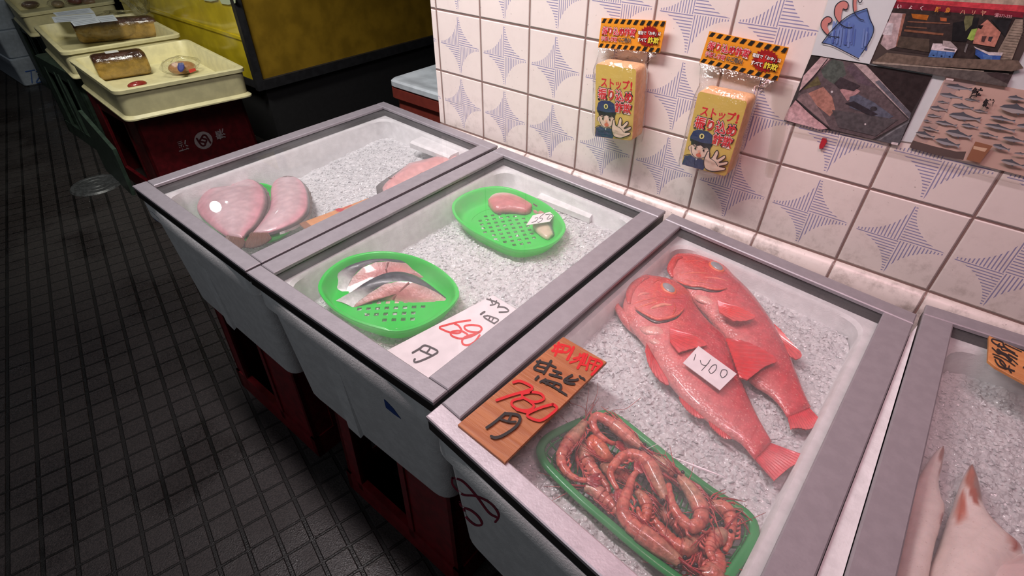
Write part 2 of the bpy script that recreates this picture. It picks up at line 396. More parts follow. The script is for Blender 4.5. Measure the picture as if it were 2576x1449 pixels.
LIDLAB = ['grey aluminium framed glass lid over the flatfish box',
          'grey aluminium framed glass lid over the two oval green baskets',
          'glass lid with lamp sheen painted on its front rail over the two red fish',
          'grey aluminium framed glass lid over the squid']
ICELAB = ['bed of crushed ice under the flatfish', 'bed of crushed ice around the two oval green baskets',
          'bed of crushed ice under the red fish and the shrimp basket', 'bed of crushed ice under the squid']
ICEZ = [lambda x, y: -.053 - .075 * max(0., -y - .05), lambda x, y: -.058 + .014 * min(1, max(0, (x - .19) / .07)), lambda x, y: -.038, lambda x, y: -.048]
INN = [(.026, .023, .028, .022), (.029, .025, .028, .021), (.029, .026, .036, .021), (.031, .026, .034, .023)]
RAIL = [(.024, .020, .026, .021), (.027, .022, .026, .019), (.025, .021, .029, .019), (.028, .021, .03, .02)]
M_foamink = painted('marker_on_foam', .7, .3, 200, .3)
BOXES = []; BODYV = []
def foam_box(i):
    qd = LIDS[i]; c = bil(qd, .5, .5)
    r = thing('styrofoam_box', BOXLAB[i], 'styrofoam box', (c.x, c.y, -.215), 'styrofoam fish boxes in the counter row')
    ex = .0 if i == 2 else -.003
    out = inset(qd, .014 if i == 3 else .002, .002, -ex, .003); zt = -.0145
    rings = []
    def ring(d, z, rad): rings.append(rloop(inset([p.to_3d() for p in out], d, d, d, d), rad, 6, z))
    ring(.022, -.213, .03); ring(.014, -.215, .026); ring(.012, -.208, .026); ring(.005, -.055, .022); ring(.004, -.047, .022)
    ring(-.001, -.043, .02); ring(-.001, zt - .003, .02); ring(.001, zt, .02)
    io = [INN[i][k] + (0 if k != 2 else ex * 0) for k in range(4)]
    inn = inset(qd, *io)
    rings.append(rloop(inn, .03, 6, zt)); rings.append(rloop(inset([p.to_3d() for p in inn], .003, .003, .003, .003), .03, 6, zt - .004))
    rings.append(rloop(inset([p.to_3d() for p in inn], .008, .008, .008, .008), .03, 6, -.12))
    b = MB(); b.loft(rings, cap0=True, cap1=True)
    # wedge shaped ribs and small feet on the front face
    f0, f1 = Vector(out[0]), Vector(out[3]); ax = (f1 - f0).normalized(); nn = Vector((ax.y, -ax.x)); 
    if nn.y > 0: nn = -nn
    L = (f1 - f0).length
    for u in (.40,) if i != 2 else (.55,):
        p = f0 + ax * (L * u)
        def pt(du, dn, z): w = p + ax * du + nn * dn; return (w.x, w.y, z)
        t = -.0055; bt = -.0140
        b.add([pt(-.012, t - .001, -.09), pt(.012, t - .001, -.09), pt(-.018, bt + .001, -.2085), pt(.018, bt + .001, -.2085), pt(-.012, bt + .005, -.2148), pt(.015, bt + .006, -.2148)],
              [(0, 1, 5, 4), (0, 4, 2), (1, 3, 5), (2, 4, 5, 3)])
    BODYV.append(([Vector(v) for v in b.v], [tuple(f) for f in b.f if len(f) < 5]))
    body = b.build('box_body', M_foam, r, 35)
    BOXES.append((r, inn, out, ax, nn)); return r
def lid(i):
    qd = LIDS[i]; c = bil(qd, .5, .5); r = thing('glass_lid', LIDLAB[i], 'glass lid', (c.x, c.y, -.0145), 'glass lids of the counter row')
    I = inset(qd, *RAIL[i]); O = inset(qd, 0, 0, 0, 0)
    G = inset([p.to_3d() for p in O], .001, .001, .001, .001); G2 = inset([p.to_3d() for p in I], -.002, -.002, -.002, -.002)
    def z3(p, z): return (p.x, p.y, z)
    # front and back rails span the width, side rails butt between them
    fr = inset(qd, 0, RAIL[i][1], 0, RAIL[i][3])
    rails = [[O[0], fr[0], fr[3], O[3]], [fr[1], O[1], O[2], fr[2]],
             inset([p.to_3d() for p in [fr[0], fr[1], I[1], I[0]]], 0, .0006, 0, .0006), inset([p.to_3d() for p in [I[3], I[2], fr[2], fr[3]]], 0, .0006, 0, .0006)]
    for k, rl in enumerate(rails):
        b = MB(); w = inset([p.to_3d() for p in rl], .0012, .0012, .0012, .0012)
        b.loft([[z3(p, .0002) for p in rl], [z3(p, .004) for p in rl], [z3(p, ZL) for p in w]], cap0=True, cap1=True)
        o = b.build('frame_rail', M_alu_sheen if (i == 2 and k == 0) else M_alu, r, 30)
        if i == 2 and k == 0: o['label'] = 'front rail with lamp sheen painted into its colour'
    b = MB()                                                          # black edging under the aluminium, lines the opening
    lo = [[z3(p, -.0142) for p in G], [z3(p, -.0005) for p in G], [z3(p, 0) for p in inset([p.to_3d() for p in G], .001, .001, .001, .001)], [z3(p, 0) for p in G2], [z3(p, -.0142) for p in G2], [z3(p, -.0142) for p in G]]
    b.loft(lo, (30, 29, 30)); b.build('black_edging', M_black, r)
    b = MB(); gi = inset([p.to_3d() for p in G2], .0005, .0005, .0005, .0005)
    b.loft([[z3(p, -.004) for p in gi], [z3(p, -.0012) for p in gi]], cap0=True, cap1=True); b.build('glass_pane', M_glass, r)
    return r
FOOT = []                                   # things that press into the ice: (box, outline, height)
def icez(i, x, y):
    z = ICEZ[i](x, y)
    for bi, poly, zb in FOOT:
        if bi != i: continue
        c = False; n = len(poly)
        for k in range(n):
            a, q = poly[k], poly[k - 1]
            if (a[1] > y) != (q[1] > y) and x < (q[0] - a[0]) * (y - a[1]) / (q[1] - a[1]) + a[0]: c = not c
        if c: z = min(z, zb)
    return z
def rnd_uv(g, u, v, r=.034):
    W, H = (g[3] - g[0]).length, (g[1] - g[0]).length; x, y = u * W, v * H
    cx, cy = min(max(x, r), W - r), min(max(y, r), H - r); d = math.hypot(x - cx, y - cy)
    if d > r and x != cx and y != cy: x, y = cx + (x - cx) * r / d, cy + (y - cy) * r / d
    return x / W, y / H
def ice(i):
    r_, inn, *_ = BOXES[i]; g = inset([p.to_3d() for p in inn], .0034, .0034, .0034, .0034)
    b = MB(); nx, ny = 130, 200; vs = []; rr = random.Random(40 + i)
    for j in range(ny + 1):
        for k in range(nx + 1):
            p = bil([w.to_3d() for w in g], *rnd_uv(g, k / nx, j / ny)); z = icez(i, p.x, p.y)
            n1 = noise.noise(Vector((p.x * 45, p.y * 45, i * 9.))); n2 = noise.noise(Vector((p.x * 170, p.y * 170, i * 5.)))
            vs.append((p.x, p.y, z + .0030 * n1 + .0018 * n2 + .0009 * noise.noise(Vector((p.x * 420, p.y * 420, i)))))
    fs = [(j * (nx + 1) + k, j * (nx + 1) + k + 1, (j + 1) * (nx + 1) + k + 1, (j + 1) * (nx + 1) + k) for j in range(ny) for k in range(nx)]
    b.add(vs, fs)
    for k in range(4200):                                             # loose chips
        u, v = rr.uniform(.02, .98), rr.uniform(.02, .98); p = bil([w.to_3d() for w in g], *rnd_uv(g, u, v)); z = icez(i, p.x, p.y) + .0030 * noise.noise(Vector((p.x * 45, p.y * 45, i * 9.))) + .0018 * noise.noise(Vector((p.x * 170, p.y * 170, i * 5.))) + rr.uniform(-.0006, .0014)
        M = Matrix.Rotation(rr.uniform(0, 6.3), 4, 'Z') @ Matrix.Rotation(rr.uniform(-.6, .6), 4, 'X') @ Matrix.Rotation(rr.uniform(-.6, .6), 4, 'Y')
        if z < ICEZ[i](p.x, p.y) - .004: continue
        sz = rr.uniform(.0011, .0032) * (1.6 if rr.random() < .15 else 1); cc = Vector((p.x, p.y, z)); j = lambda: rr.uniform(.55, 1.15)
        cs = [Vector((sz * j(), sz * .3 * (j() - .8), 0)), Vector((sz * .3 * (j() - .8), sz * j(), 0)), Vector((-sz * j(), 0, sz * .3 * (j() - .8))), Vector((0, -sz * j(), 0)), Vector((sz * .4 * (j() - .8), 0, sz * .62 * j())), Vector((sz * .2, 0, -sz * .6)), Vector((sz * .6, sz * .6 * j(), sz * .3 * j()))]
        b.add([cc + M @ w for w in cs], [(0, 6, 4), (6, 1, 4), (1, 2, 4), (2, 3, 4), (3, 0, 4), (6, 0, 5), (1, 6, 5), (2, 1, 5), (3, 2, 5), (0, 3, 5)])
    c = bil([w.to_3d() for w in g], .5, .5)
    o = b.build('crushed_ice', M_ice, None, False, (c.x, c.y, -.05)); tag(o, ICELAB[i], 'crushed ice', None, 'stuff'); return o
for i in range(4): foam_box(i)
for i in range(4): lid(i)
# the foam rim of the red fish box stands up in the gap beside the squid lid
a_, c_ = LIDS[2][2], LIDS[2][3]; e_, f_ = LIDS[3][1], LIDS[3][0]
b = MB(); b.loft([[(p.x, p.y, z) for p in (c_.lerp(a_, .0) + Vector((.0012, 0, 0)), c_.lerp(a_, .93) + Vector((.0012, 0, 0)), a_.lerp(e_, .75).lerp(f_, .07), c_.lerp(f_, 1.) + Vector((-.0004, 0, 0)))] for z in (-.03, -.0012, -.0004)], cap0=True, cap1=True); b.build('raised_rim', M_foam, BOXES[2][0])
# moulded ridges on the inner back walls of the first two boxes
for i, p0, p1, z0, z1 in ((0, (1040, 352), (1138, 392), -.031, -.043), (1, (1360, 487), (1492, 541), -.030, -.042)):
    r_, inn, *_ = BOXES[i]; b = MB()
    A, B = aty(p0[0], p0[1], -.056), aty(p1[0], p1[1], -.056)
    b.prism([(A.x, -.066, A.z - .012), (A.x, -.066, A.z - .003), (A.x, -.060, A.z), (A.x, -.030, A.z), (A.x, -.030, A.z - .012)], [(B.x, -.066, A.z - .012), (B.x, -.066, A.z - .003), (B.x, -.060, A.z), (B.x, -.030, A.z), (B.x, -.030, A.z - .012)])
    b.build('moulded_ridge', M_foam, r_)
# ------------------------------------------------------------------ flat art: layered ink on a plane
_TX = {}
def text_mesh(body, bold=0.):
    k = (body, bold)
    if k not in _TX:
        c = bpy.data.curves.new('t', 'FONT'); c.body = body; c.offset = bold; c.resolution_u = 4
        o = bpy.data.objects.new('t', c); COL.objects.link(o); bpy.context.view_layer.update()
        me = bpy.data.meshes.new_from_object(o.evaluated_get(bpy.context.evaluated_depsgraph_get()))
        _TX[k] = ([tuple(v.co) for v in me.vertices], [tuple(p.vertices) for p in me.polygons])
        bpy.data.objects.remove(o); bpy.data.curves.remove(c); bpy.data.meshes.remove(me)
    return _TX[k]
class Art:
    """fn maps (x, y, height) to a point of the place; every call lays ink one layer higher"""
    def __init__(s, fn, step=.00005): s.fn = fn; s.h = step; s.st = step; s.mb = MB()
    def up(s): s.h += s.st
    def poly(s, pts, col):
        P = [Vector((p[0], p[1], 0)) for p in pts]; s.mb.add([s.fn(p.x, p.y, s.h) for p in P], [tuple(t) for t in tessellate_polygon([P])], col); s.up()
    def rect(s, x0, y0, x1, y1, col): s.poly([(x0, y0), (x1, y0), (x1, y1), (x0, y1)], col)
    def stroke(s, pts, w, col, closed=False, taper=False):
        P = [Vector((p[0], p[1])) for p in pts]
        n = max(8, len(P) * 5)
        P = [Vector((p.x, p.y)) for p in smooth([p.to_3d() for p in P], n, closed)] if len(P) > 2 else [P[0].lerp(P[1], k / 4) for k in range(5)]
        m = len(P); vs = []; fs = []
        for i in range(m):
            t = (P[(i + 1) % m] - P[i - 1]) if closed else (P[min(i + 1, m - 1)] - P[max(i - 1, 0)])
            t = t.normalized() if t.length > 1e-12 else Vector((1, 0)); nn = Vector((-t.y, t.x)); ww = w / 2
            if taper and not closed: ww *= (.35 + .65 * math.sin(math.pi * min(1, (i + .6) / (m * .55)) / 2 if i < m * .55 else math.pi * (.5 + .5 * (i - m * .55) / (m * .45))))
            vs += [s.fn(*(P[i] + nn * ww), s.h), s.fn(*(P[i] - nn * ww), s.h)]
        for i in range(m if closed else m - 1):
            k = (i + 1) % m; fs.append((2 * i, 2 * i + 1, 2 * k + 1, 2 * k))
        s.mb.add(vs, fs, col)
        if not closed:                                                # round ends
            for e, q in ((P[0], P[1]), (P[-1], P[-2])):
                if taper: continue
                s.mb.add([s.fn(e.x + w / 2 * math.cos(a * math.pi / 4), e.y + w / 2 * math.sin(a * math.pi / 4), s.h + s.st * .3) for a in range(8)], [tuple(range(8))], col)
        s.up()
    def disc(s, x, y, r, col, ry=None, n=20): s.poly([(x + r * math.cos(2 * math.pi * k / n), y + (ry or r) * math.sin(2 * math.pi * k / n)) for k in range(n)], col)
    def text(s, body, x, y, size, col, bold=0., sx=1., rot=0.):
        vs, fs = text_mesh(body, bold); c, d = math.cos(rot), math.sin(rot)
        s.mb.add([s.fn(x + (c * v[0] * sx - d * v[1]) * size, y + (d * v[0] * sx + c * v[1]) * size, s.h) for v in vs], fs, col); s.up()
def planefn(o, ux, uy, n):
    o, ux, uy, n = Vector(o), Vector(ux), Vector(uy), Vector(n); return lambda x, y, h: o + ux * x + uy * y + n * h
def flatz(z): return lambda u, v, h: at(u, v, z) + Vector((0, 0, h))    # ink on a level surface

# ------------------------------------------------------------------ lofted bodies
def body_loft(mb, left, right, z0, hgt, n=26, m=14, colf=None, under=.45, power=1., lift=None):
    """closed body between two outlines lying at height z0 (lists of world points); hgt(t) gives the height of its back"""
    Lp, Rp = smooth(left, n), smooth(right, n); rings = []; cols = []
    for i in range(n):
        t = i / (n - 1); c = (Lp[i] + Rp[i]) / 2; w = (Rp[i] - Lp[i]) / 2; h = hgt(t); dz = lift(t) if lift else 0
        rg = []
        for k in range(m):
            a = 2 * math.pi * k / m; sn, cs = math.sin(a), math.cos(a)
            z = h * (abs(sn) ** power) * (1 if sn >= 0 else -under)
            p = c + w * cs; rg.append((p.x, p.y, z0 + z + dz)); cols.append(colf(t, cs, sn) if colf else (200, 150, 150))
        rings.append(rg)
    mb.loft(rings, cols, True, True, True)
    return Lp, Rp
def fan(mb, root0, root1, tips, z, thick=.0012, col=(210, 60, 60), col2=None, nr=9):
    """a ribbed fin: from a root line to a polyline of tips (world points)"""
    T = smooth(tips, nr * 2 + 1); vs = []; cs = []
    for k in range(nr * 2 + 1):
        u = k / (nr * 2); a = Vector(root0).lerp(Vector(root1), u); e = T[k]; rid = thick * (1. if k % 2 else .25)
        for s in (0, .35, .7, 1):
            p = a.lerp(e, s); vs.append((p.x, p.y, p.z + z + rid * (1 - .4 * s))); cs.append(mixc(col, col2 or col, s))
    fs = []
    for k in range(nr * 2):
        for j in range(3): fs.append((k * 4 + j, k * 4 + j + 1, (k + 1) * 4 + j + 1, (k + 1) * 4 + j))
    n0 = len(vs); vs2 = [(v[0], v[1], v[2] - thick) for v in vs]
    mb.add(vs + vs2, fs + [tuple(i + n0 for i in reversed(f)) for f in fs], cs + cs)

# ------------------------------------------------------------------ box at the far left: two skinned flatfish on a green basket, a fillet, a wooden sign
A3 = lambda pts: K(320, 380, 3.788, pts)
def oval_basket(box, name, label, rim, z, depth, group, tilt=(0, 0), hole=.0052, rot=0.):
    c0 = Vector((0, 0, 0)); P = smooth([at(p[0], p[1], z) for p in rim], 64, True)
    for p in P: c0 += p / 64
    for p in P: p.z += tilt[0] * (p.x - c0.x) + tilt[1] * (p.y - c0.y)
    r = thing(name, label, 'basket', (c0.x, c0.y, z - depth), group)
    FOOT.append((box, [(c0.x + (p.x - c0.x) * .96, c0.y + (p.y - c0.y) * .96) for p in P], z - depth - .0046))
    def sc(k, dz): return [Vector((c0.x + (p.x - c0.x) * k, c0.y + (p.y - c0.y) * k, p.z + dz)) for p in P]
    col = (58, 238, 92); b = MB(); w0 = sc(1, 0)
    prof = [(.985, -.004), (1.0, -.0035), (1.012, 0), (1.008, .002), (.975, .0028), (.955, .0015), (.945, -.003), (.90, -depth * .55), (.86, -depth * .9), (.80, -depth), (.66, -depth), (.66, -depth - .0015), (.80, -depth - .0018), (.88, -depth * .9 - .001), (.93, -depth * .5), (.965, -.005), (.985, -.004)]
    b.loft([sc(k, dz) for k, dz in prof], col); b.build('basket_wall', M_basket, r, 60)
    b = MB(); R = max((p - c0).length for p in P); ux, uy = Vector((math.cos(rot), math.sin(rot), 0)), Vector((-math.sin(rot), math.cos(rot), 0)); n = int(R / hole) + 1
    ang = [math.atan2(p.y - c0.y, p.x - c0.x) for p in P]; rad = [Vector((p.x - c0.x, p.y - c0.y)).length for p in P]
    def inside(q, k):
        a = math.atan2(q.y, q.x); j = min(range(64), key=lambda t: abs((ang[t] - a + math.pi) % (2 * math.pi) - math.pi)); return Vector((q.x, q.y)).length < rad[j] * k
    for i in range(-n, n):
        for j in range(-n, n):
            q = ux * ((i + .5) * hole) + uy * ((j + .5) * hole)
            if not inside(q, .73): continue
            if i % 2 and j % 2 and inside(q, .55): continue
            zz = z - depth - .0006 + tilt[0] * q.x + tilt[1] * q.y
            cs = [c0 + ux * (i + di) * hole + uy * (j + dj) * hole for di, dj in ((0, 0), (1, 0), (1, 1), (0, 1))]
            b.add([(p.x, p.y, zz) for p in cs] + [(p.x, p.y, zz - .0012) for p in cs], [(0, 1, 2, 3), (7, 6, 5, 4), (0, 4, 5, 1), (1, 5, 6, 2), (2, 6, 7, 3), (3, 7, 4, 0)], col)
    b.build('perforated_bottom', M_basket, r, False, None, True)
    return r, c0
M_basket = painted('green_plastic', .28, .5, 30, .04, 0, .3)
nt = M_basket.node_tree; t_ = nt.nodes.new('ShaderNodeBsdfTranslucent'); a_ = nt.nodes.new('ShaderNodeAttribute'); a_.attribute_name = 'Col'; nt.links.new(a_.outputs[0], t_.inputs[0])   # thin plastic glows where light falls through
mx = nt.nodes.new('ShaderNodeMixShader'); mx.inputs[0].default_value = .4; nt.links.new(nt.nodes['Principled BSDF'].outputs[0], mx.inputs[1]); nt.links.new(t_.outputs[0], mx.inputs[2]); nt.links.new(mx.outputs[0], nt.nodes['Material Output'].inputs[0])
oval_basket(0, 'green_basket', 'oval green plastic basket almost hidden under the two flatfish', A3([(690, 560), (900, 400), (1100, 330), (1300, 318), (1480, 400), (1600, 560), (1592, 700), (1440, 815), (1200, 850), (950, 800), (780, 700)]), -.052, .014, 'green baskets')
pk, pkd, edge_ = (205, 172, 176), (200, 140, 148), (96, 86, 82)
def flatfish(name, label, L, R, zz, h, tail0, tail1, tips, darkside):
    Lw, Rw = ATS(A3(L), zz), ATS(A3(R), zz); c = (Lw[len(Lw) // 2] + Rw[len(Rw) // 2]) / 2
    r = thing(name, label, 'flatfish', (c.x, c.y, zz - .005), 'skinned flatfish')
    def cf(t, cs, sn):
        k = abs(cs); base = mixc(pk, (214, 150, 160), max(0, min(1, (k - .5) / .4))); base = mixc(base, (222, 196, 200), max(0, 1 - k * 2.2) * .5)
        if cs * darkside > .90 or (sn < -.1 and cs * darkside > -.2): base = edge_
        if sn < -.2: base = edge_
        return base
    b = MB(); body_loft(b, Lw, Rw, zz, lambda t: h * (math.sin(math.pi * min(1, .10 + t * .95)) ** .7), 44, 24, cf, .35, .75); b.build('fish_body', M_gloss, r, True)
    b = MB(); fan(b, at(*A3([tail0])[0], zz), at(*A3([tail1])[0], zz), ATS(A3(tips), zz - .003), .0035, .0015, (128, 92, 76), (92, 66, 52), 11); o = b.build('tail_fin', M_gloss, r); o['label'] = 'brown ribbed tail fin'
    b = MB(); Z = [smooth(Lw, 30), smooth(Rw, 30)][0 if darkside < 0 else 1]
    vs = []
    cc = c
    for i, p in enumerate(Z[2:-2]):
        d = (p - cc); d.z = 0; d.normalize(); w = .0035 + .0012 * (i % 2)
        vs += [(p.x - d.x * .002, p.y - d.y * .002, zz + .0008), (p.x + d.x * w, p.y + d.y * w, zz - .0025)]
    b.add(vs, [(2 * i, 2 * i + 1, 2 * i + 3, 2 * i + 2) for i in range(len(vs) // 2 - 1)], (104, 90, 84)); b.build('fin_fringe', M_gloss, r)
    return r
flatfish('flatfish', 'skinned pale pink flatfish with a round white glare, nearest the left corner of the box',
         [(1110, 850), (1160, 790), (1230, 735), (1300, 640), (1345, 520), (1335, 420), (1290, 345), (1220, 290), (1140, 266), (1075, 268)],
         [(960, 826), (860, 760), (760, 680), (690, 610), (668, 550), (700, 470), (760, 405), (800, 396), (845, 440), (895, 448), (945, 405), (985, 340), (1025, 295), (1060, 274)], -.036, .015,
         (960, 826), (1115, 836), [(930, 860), (1000, 925), (1060, 950), (1110, 935), (1130, 880)], -1)
flatfish('flatfish', 'skinned pale pink flatfish with rosy edge, right of the other one',
         [(1345, 800), (1400, 785), (1510, 752), (1640, 692), (1728, 600), (1742, 490), (1722, 390), (1670, 300), (1600, 250), (1540, 235)],
         [(1190, 800), (1240, 745), (1310, 655), (1362, 570), (1372, 480), (1368, 400), (1385, 330), (1420, 280), (1470, 248), (1520, 234)], -.040, .014,
         (1185, 800), (1350, 800), [(1100, 930), (1180, 945), (1250, 930), (1330, 895), (1385, 850)], -1)
# fillet with dark skin at the back right
B3 = lambda pts: K(730, 380, 5.724, pts)
zz = -.038
top_edge = ATS(B3([(1245, 600), (1235, 500), (1290, 450), (1400, 375), (1560, 270), (1680, 200), (1820, 185), (1990, 158), (2230, 95), (2330, 98)]), zz)
lowr = [Vector((p.x + .052, p.y - .012, p.z)) for p in top_edge]
r = thing('fish_fillet', 'pink fish fillet edged with dark skin on the ice beside the lid rail', 'fish fillet', (top_edge[4].x + .03, top_edge[4].y, zz - .01))
b = MB(); inner_ = [p.lerp(q, .62 * max(.06, 1 - i / 7.5)) for i, (p, q) in enumerate(zip(top_edge, lowr))]
n = len(top_edge); vs = []; cs = []
for i in range(n):
    p, m_, q = top_edge[i], inner_[i], lowr[i]
    for w, dz, cl in ((p, -.009, (60, 54, 52)), (p, -.001, (66, 60, 58)), (m_.lerp(p, .15), .006, (84, 74, 72)), (m_, .008, (206, 150, 150)), (m_.lerp(q, .5), .013, (222, 164, 162)), (q, .006, (226, 168, 164)), (q, -.009, (200, 150, 150))):
        vs.append((w.x, w.y, w.z + dz)); cs.append(cl)
fs = [(i * 7 + j, i * 7 + j + 1, (i + 1) * 7 + j + 1, (i + 1) * 7 + j) for i in range(n - 1) for j in range(6)] + [tuple(range(7)), tuple((n - 1) * 7 + j for j in reversed(range(7)))]
b.add(vs, fs, cs); b.build('fish_flesh', M_gloss, r, 50)
b = MB(); b.tube([Vector((p.x, p.y, p.z + .0095)) for p in ATS(B3([(1420, 452), (1450, 470), (1500, 472), (1515, 438)]), zz)], .0007, 5, (110, 60, 58)); b.build('cut_mark', M_gloss, r)
M_wood = wood_material('sign_wood', (184, 116, 72), (164, 94, 54), .95)
M_wood2 = wood_material('pale_sign_wood', (214, 150, 92), (202, 132, 76), .5)
def board(name, label, px, z, th, mat, cat='price sign'):
    P = [at(p[0], p[1], z) for p in px]; c = sum(P, Vector()) / len(P)
    r = thing(name, label, cat, (c.x, c.y, z - th)); b = MB(); I = [p + (c - p).normalized() * .0006 for p in P]
    lo = [Vector((p.x, p.y, z - th)) for p in P]
    b.loft([lo, [Vector((p.x, p.y, z - .0004)) for p in P], [Vector((p.x, p.y, z)) for p in I]], cap0=True, cap1=True); b.build('board', mat, r); return r
E1, E2 = at(753, 562, -.040), at(905, 506, -.040)
d = (E2 - E1); nrm = Vector((-d.y, d.x, 0)).normalized() * -.055
if nrm.x < 0: nrm = -nrm
r = thing('wooden_price_sign', 'orange wooden price sign mostly tucked under the rail of the flatfish lid', 'price sign', (E1.x + nrm.x / 2, E1.y, -.0425))
b = MB(); P = [E1, E2 + d * .15, E2 + d * .15 + nrm, E1 + nrm]; b.prism(P, (0, 0, -.0025), (214, 150, 92)); b.build('board', M_wood2, r)
a_ = Art(planefn(E1, d, nrm, (0, 0, 1))); a_.poly([(0, 0), (.10, 0), (.10, 1), (0, 1)], (140, 92, 62)); a_.mb.build('brown_end', M_paint, r); a_ = Art(planefn(E1, d, nrm, (0, 0, 1)), .0001); a_.stroke([(.62, -.0), (.66, .25)], .09, (190, 30, 40)); a_.stroke([(.60, .10), (.82, .06)], .05, (190, 30, 40)); a_.mb.build('red_lettering', M_paint, r)

# ------------------------------------------------------------------ box with the two oval baskets
C3 = lambda pts: K(780, 620, 4.83, pts); D3 = lambda pts: K(1100, 430, 5.795, pts)
oval_basket(1, 'green_basket', 'oval green plastic basket in front with two cut fish pieces on it',
            C3([(112, 540), (150, 390), (270, 260), (480, 140), (760, 80), (1000, 82), (1280, 140), (1540, 260), (1730, 420), (1805, 560), (1775, 660), (1640, 800), (1380, 960), (1080, 1040), (820, 1000), (500, 890), (250, 730)]), -.020, .020, 'green baskets', (0, 0), .0056, .75)
oval_basket(1, 'green_basket', 'oval green plastic basket at the back with a 250 ticket in it',
            D3([(222, 560), (260, 450), (420, 340), (640, 265), (860, 240), (1060, 265), (1300, 350), (1560, 480), (1760, 640), (1858, 800), (1840, 910), (1700, 1050), (1460, 1140), (1200, 1165), (980, 1110), (700, 980), (470, 850), (290, 700)]), -.023, .020, 'green baskets', (0, 0), .0056, .95)
def steak(label, face, offpx, z0, rise, belly, cutdark):
    """half a cross cut of a fish: cut face towards the front, dark skin over the back"""
    pts = C3(face); zt = [z0 + rise * k for k in (0, .15, .55, .9, 1, .95, .7, .35, .05, 0, 0, 0)]
    F = [at(p[0], p[1], z) for p, z in zip(pts, zt)]; B = [at(p[0] , p[1], z + .001) for p, z in zip(C3(offpx), zt)]
    c = sum(F, Vector()) / len(F); r = thing('fish_steak', label, 'fish steak', (c.x, c.y, z0 - .002), 'cut fish pieces')
    n = len(F); Fs = F; b = MB()
    tri = tessellate_polygon([[Vector((p.x, p.y, 0)) for p in Fs]])
    ce = c; vs = list(Fs) + [ce.lerp(p, .55) + Vector((0, 0, .0012)) for p in Fs] + [ce + Vector((0, 0, .0015))]
    col = []
    for k in range(n): col.append((206, 168, 152) if k >= 8 else (190, 146, 142))
    col += [(206, 134, 130)] * n + [(186, 110, 110)]
    fs = [(k, (k + 1) % n, n + (k + 1) % n, n + k) for k in range(n)] + [(n + k, n + (k + 1) % n, 2 * n) for k in range(n)]
    b.add(vs, fs, col); b.build('cut_face', M_gloss, r, True)
    b = MB(); S = smooth(Fs[:9], 24); T = smooth(B[:9], 24); vs = []; cs = []
    for k in range(24):
        for j in range(6):
            u = j / 5; p = S[k].lerp(T[k], u) + Vector((0, 0, .002 * math.sin(u * 3.14)))
            vs.append(p); f = k / 23
            cl = (58, 60, 68) if f > belly else mixc((206, 200, 202), (96, 90, 92), max(0, (f - belly + .10) / .10) if f > belly - .10 else 0)
            if f > belly + .1: cl = mixc(cl, (104, 106, 112), .45 * abs(math.sin(u * 5 + f * 9)))
            cs.append(cl)
    b.add(vs, [(k * 6 + j, k * 6 + j + 1, (k + 1) * 6 + j + 1, (k + 1) * 6 + j) for k in range(23) for j in range(5)], cs); b.build('silver_skin', M_fishgrey, r, True)
    b = MB(); b.prism([Vector((p.x, p.y, z0 - .002)) for p in (F[0], F[9], F[8], B[8], B[0])], (0, 0, .0016), (214, 186, 172)); b.build('underside', M_gloss, r)
    b = MB(); b.tube([Vector((p.x, p.y, p.z + .0012)) for p in [Fs[5].lerp(ce, .1), Fs[5].lerp(ce, .6), ce.lerp(Fs[10], .5), Fs[10].lerp(ce, .12)]], .0013, 6, cutdark, True, False, .5); b.build('blood_line', M_gloss, r)
M_fishgrey = painted('silver_fish_skin', .42, .45, 90, .25, .0003, .12, 300)
steak('front grey skinned fish steak, its pink cut face towards the viewer', [(525, 745), (560, 690), (720, 570), (900, 460), (1080, 420), (1220, 430), (1400, 490), (1540, 560), (1690, 660), (1250, 688), (1000, 660), (740, 650)],
      [(310, 660), (430, 590), (520, 540), (700, 420), (900, 330), (1080, 305), (1260, 345), (1390, 420), (1500, 520), (1100, 560), (900, 560), (600, 560)], -.041, .017, .24, (150, 84, 82))
steak('rear grey skinned fish steak, behind the front one in the same basket', [(430, 570), (450, 500), (520, 370), (640, 255), (800, 190), (950, 182), (1150, 200), (1330, 260), (1495, 385), (1330, 392), (1000, 430), (700, 560)],
      [(165, 460), (240, 410), (300, 360), (440, 250), (620, 180), (800, 150), (1000, 155), (1200, 200), (1380, 290), (1200, 300), (900, 300), (500, 400)], -.041, .019, .22, (140, 76, 74))
# fish collar and small chunk with the 250 ticket
def chunk(name, label, L, R, z, h, cf, n=20, group='cut fish pieces'):
    Lw, Rw = ATS(D3(L), z), ATS(D3(R), z); c = (Lw[len(Lw) // 2] + Rw[len(Rw) // 2]) / 2
    r = thing(name, label, 'fish piece', (c.x, c.y, z - .005), group)
    b = MB(); body_loft(b, Lw, Rw, z, lambda t: h * (.55 + .45 * math.sin(math.pi * t)), n, 16, cf, .5, .7); b.build('fish_flesh', M_gloss, r, True); return r
r = chunk('fish_collar', 'pink fish collar with silvery rim on the back green basket',
          [(740, 465), (790, 400), (880, 340), (1000, 322), (1140, 350), (1280, 410), (1390, 480), (1410, 520), (1390, 545)],
          [(745, 490), (790, 560), (860, 612), (960, 605), (1060, 605), (1160, 610), (1260, 625), (1340, 610), (1388, 560)], -.040, .013,
          lambda t, cs, sn: mixc((198, 116, 118), (226, 190, 200), max(0, min(1, (-cs - .05) * 2.2))) if sn > -.1 else (180, 110, 112))
b = MB(); b.tube([at(*p, -.030) for p in D3([(920, 335), (915, 300), (893, 270), (890, 262)])], [.0016, .0012, .0008, .0004], 6, (150, 110, 108)); b.build('bone_spike', M_gloss, r)
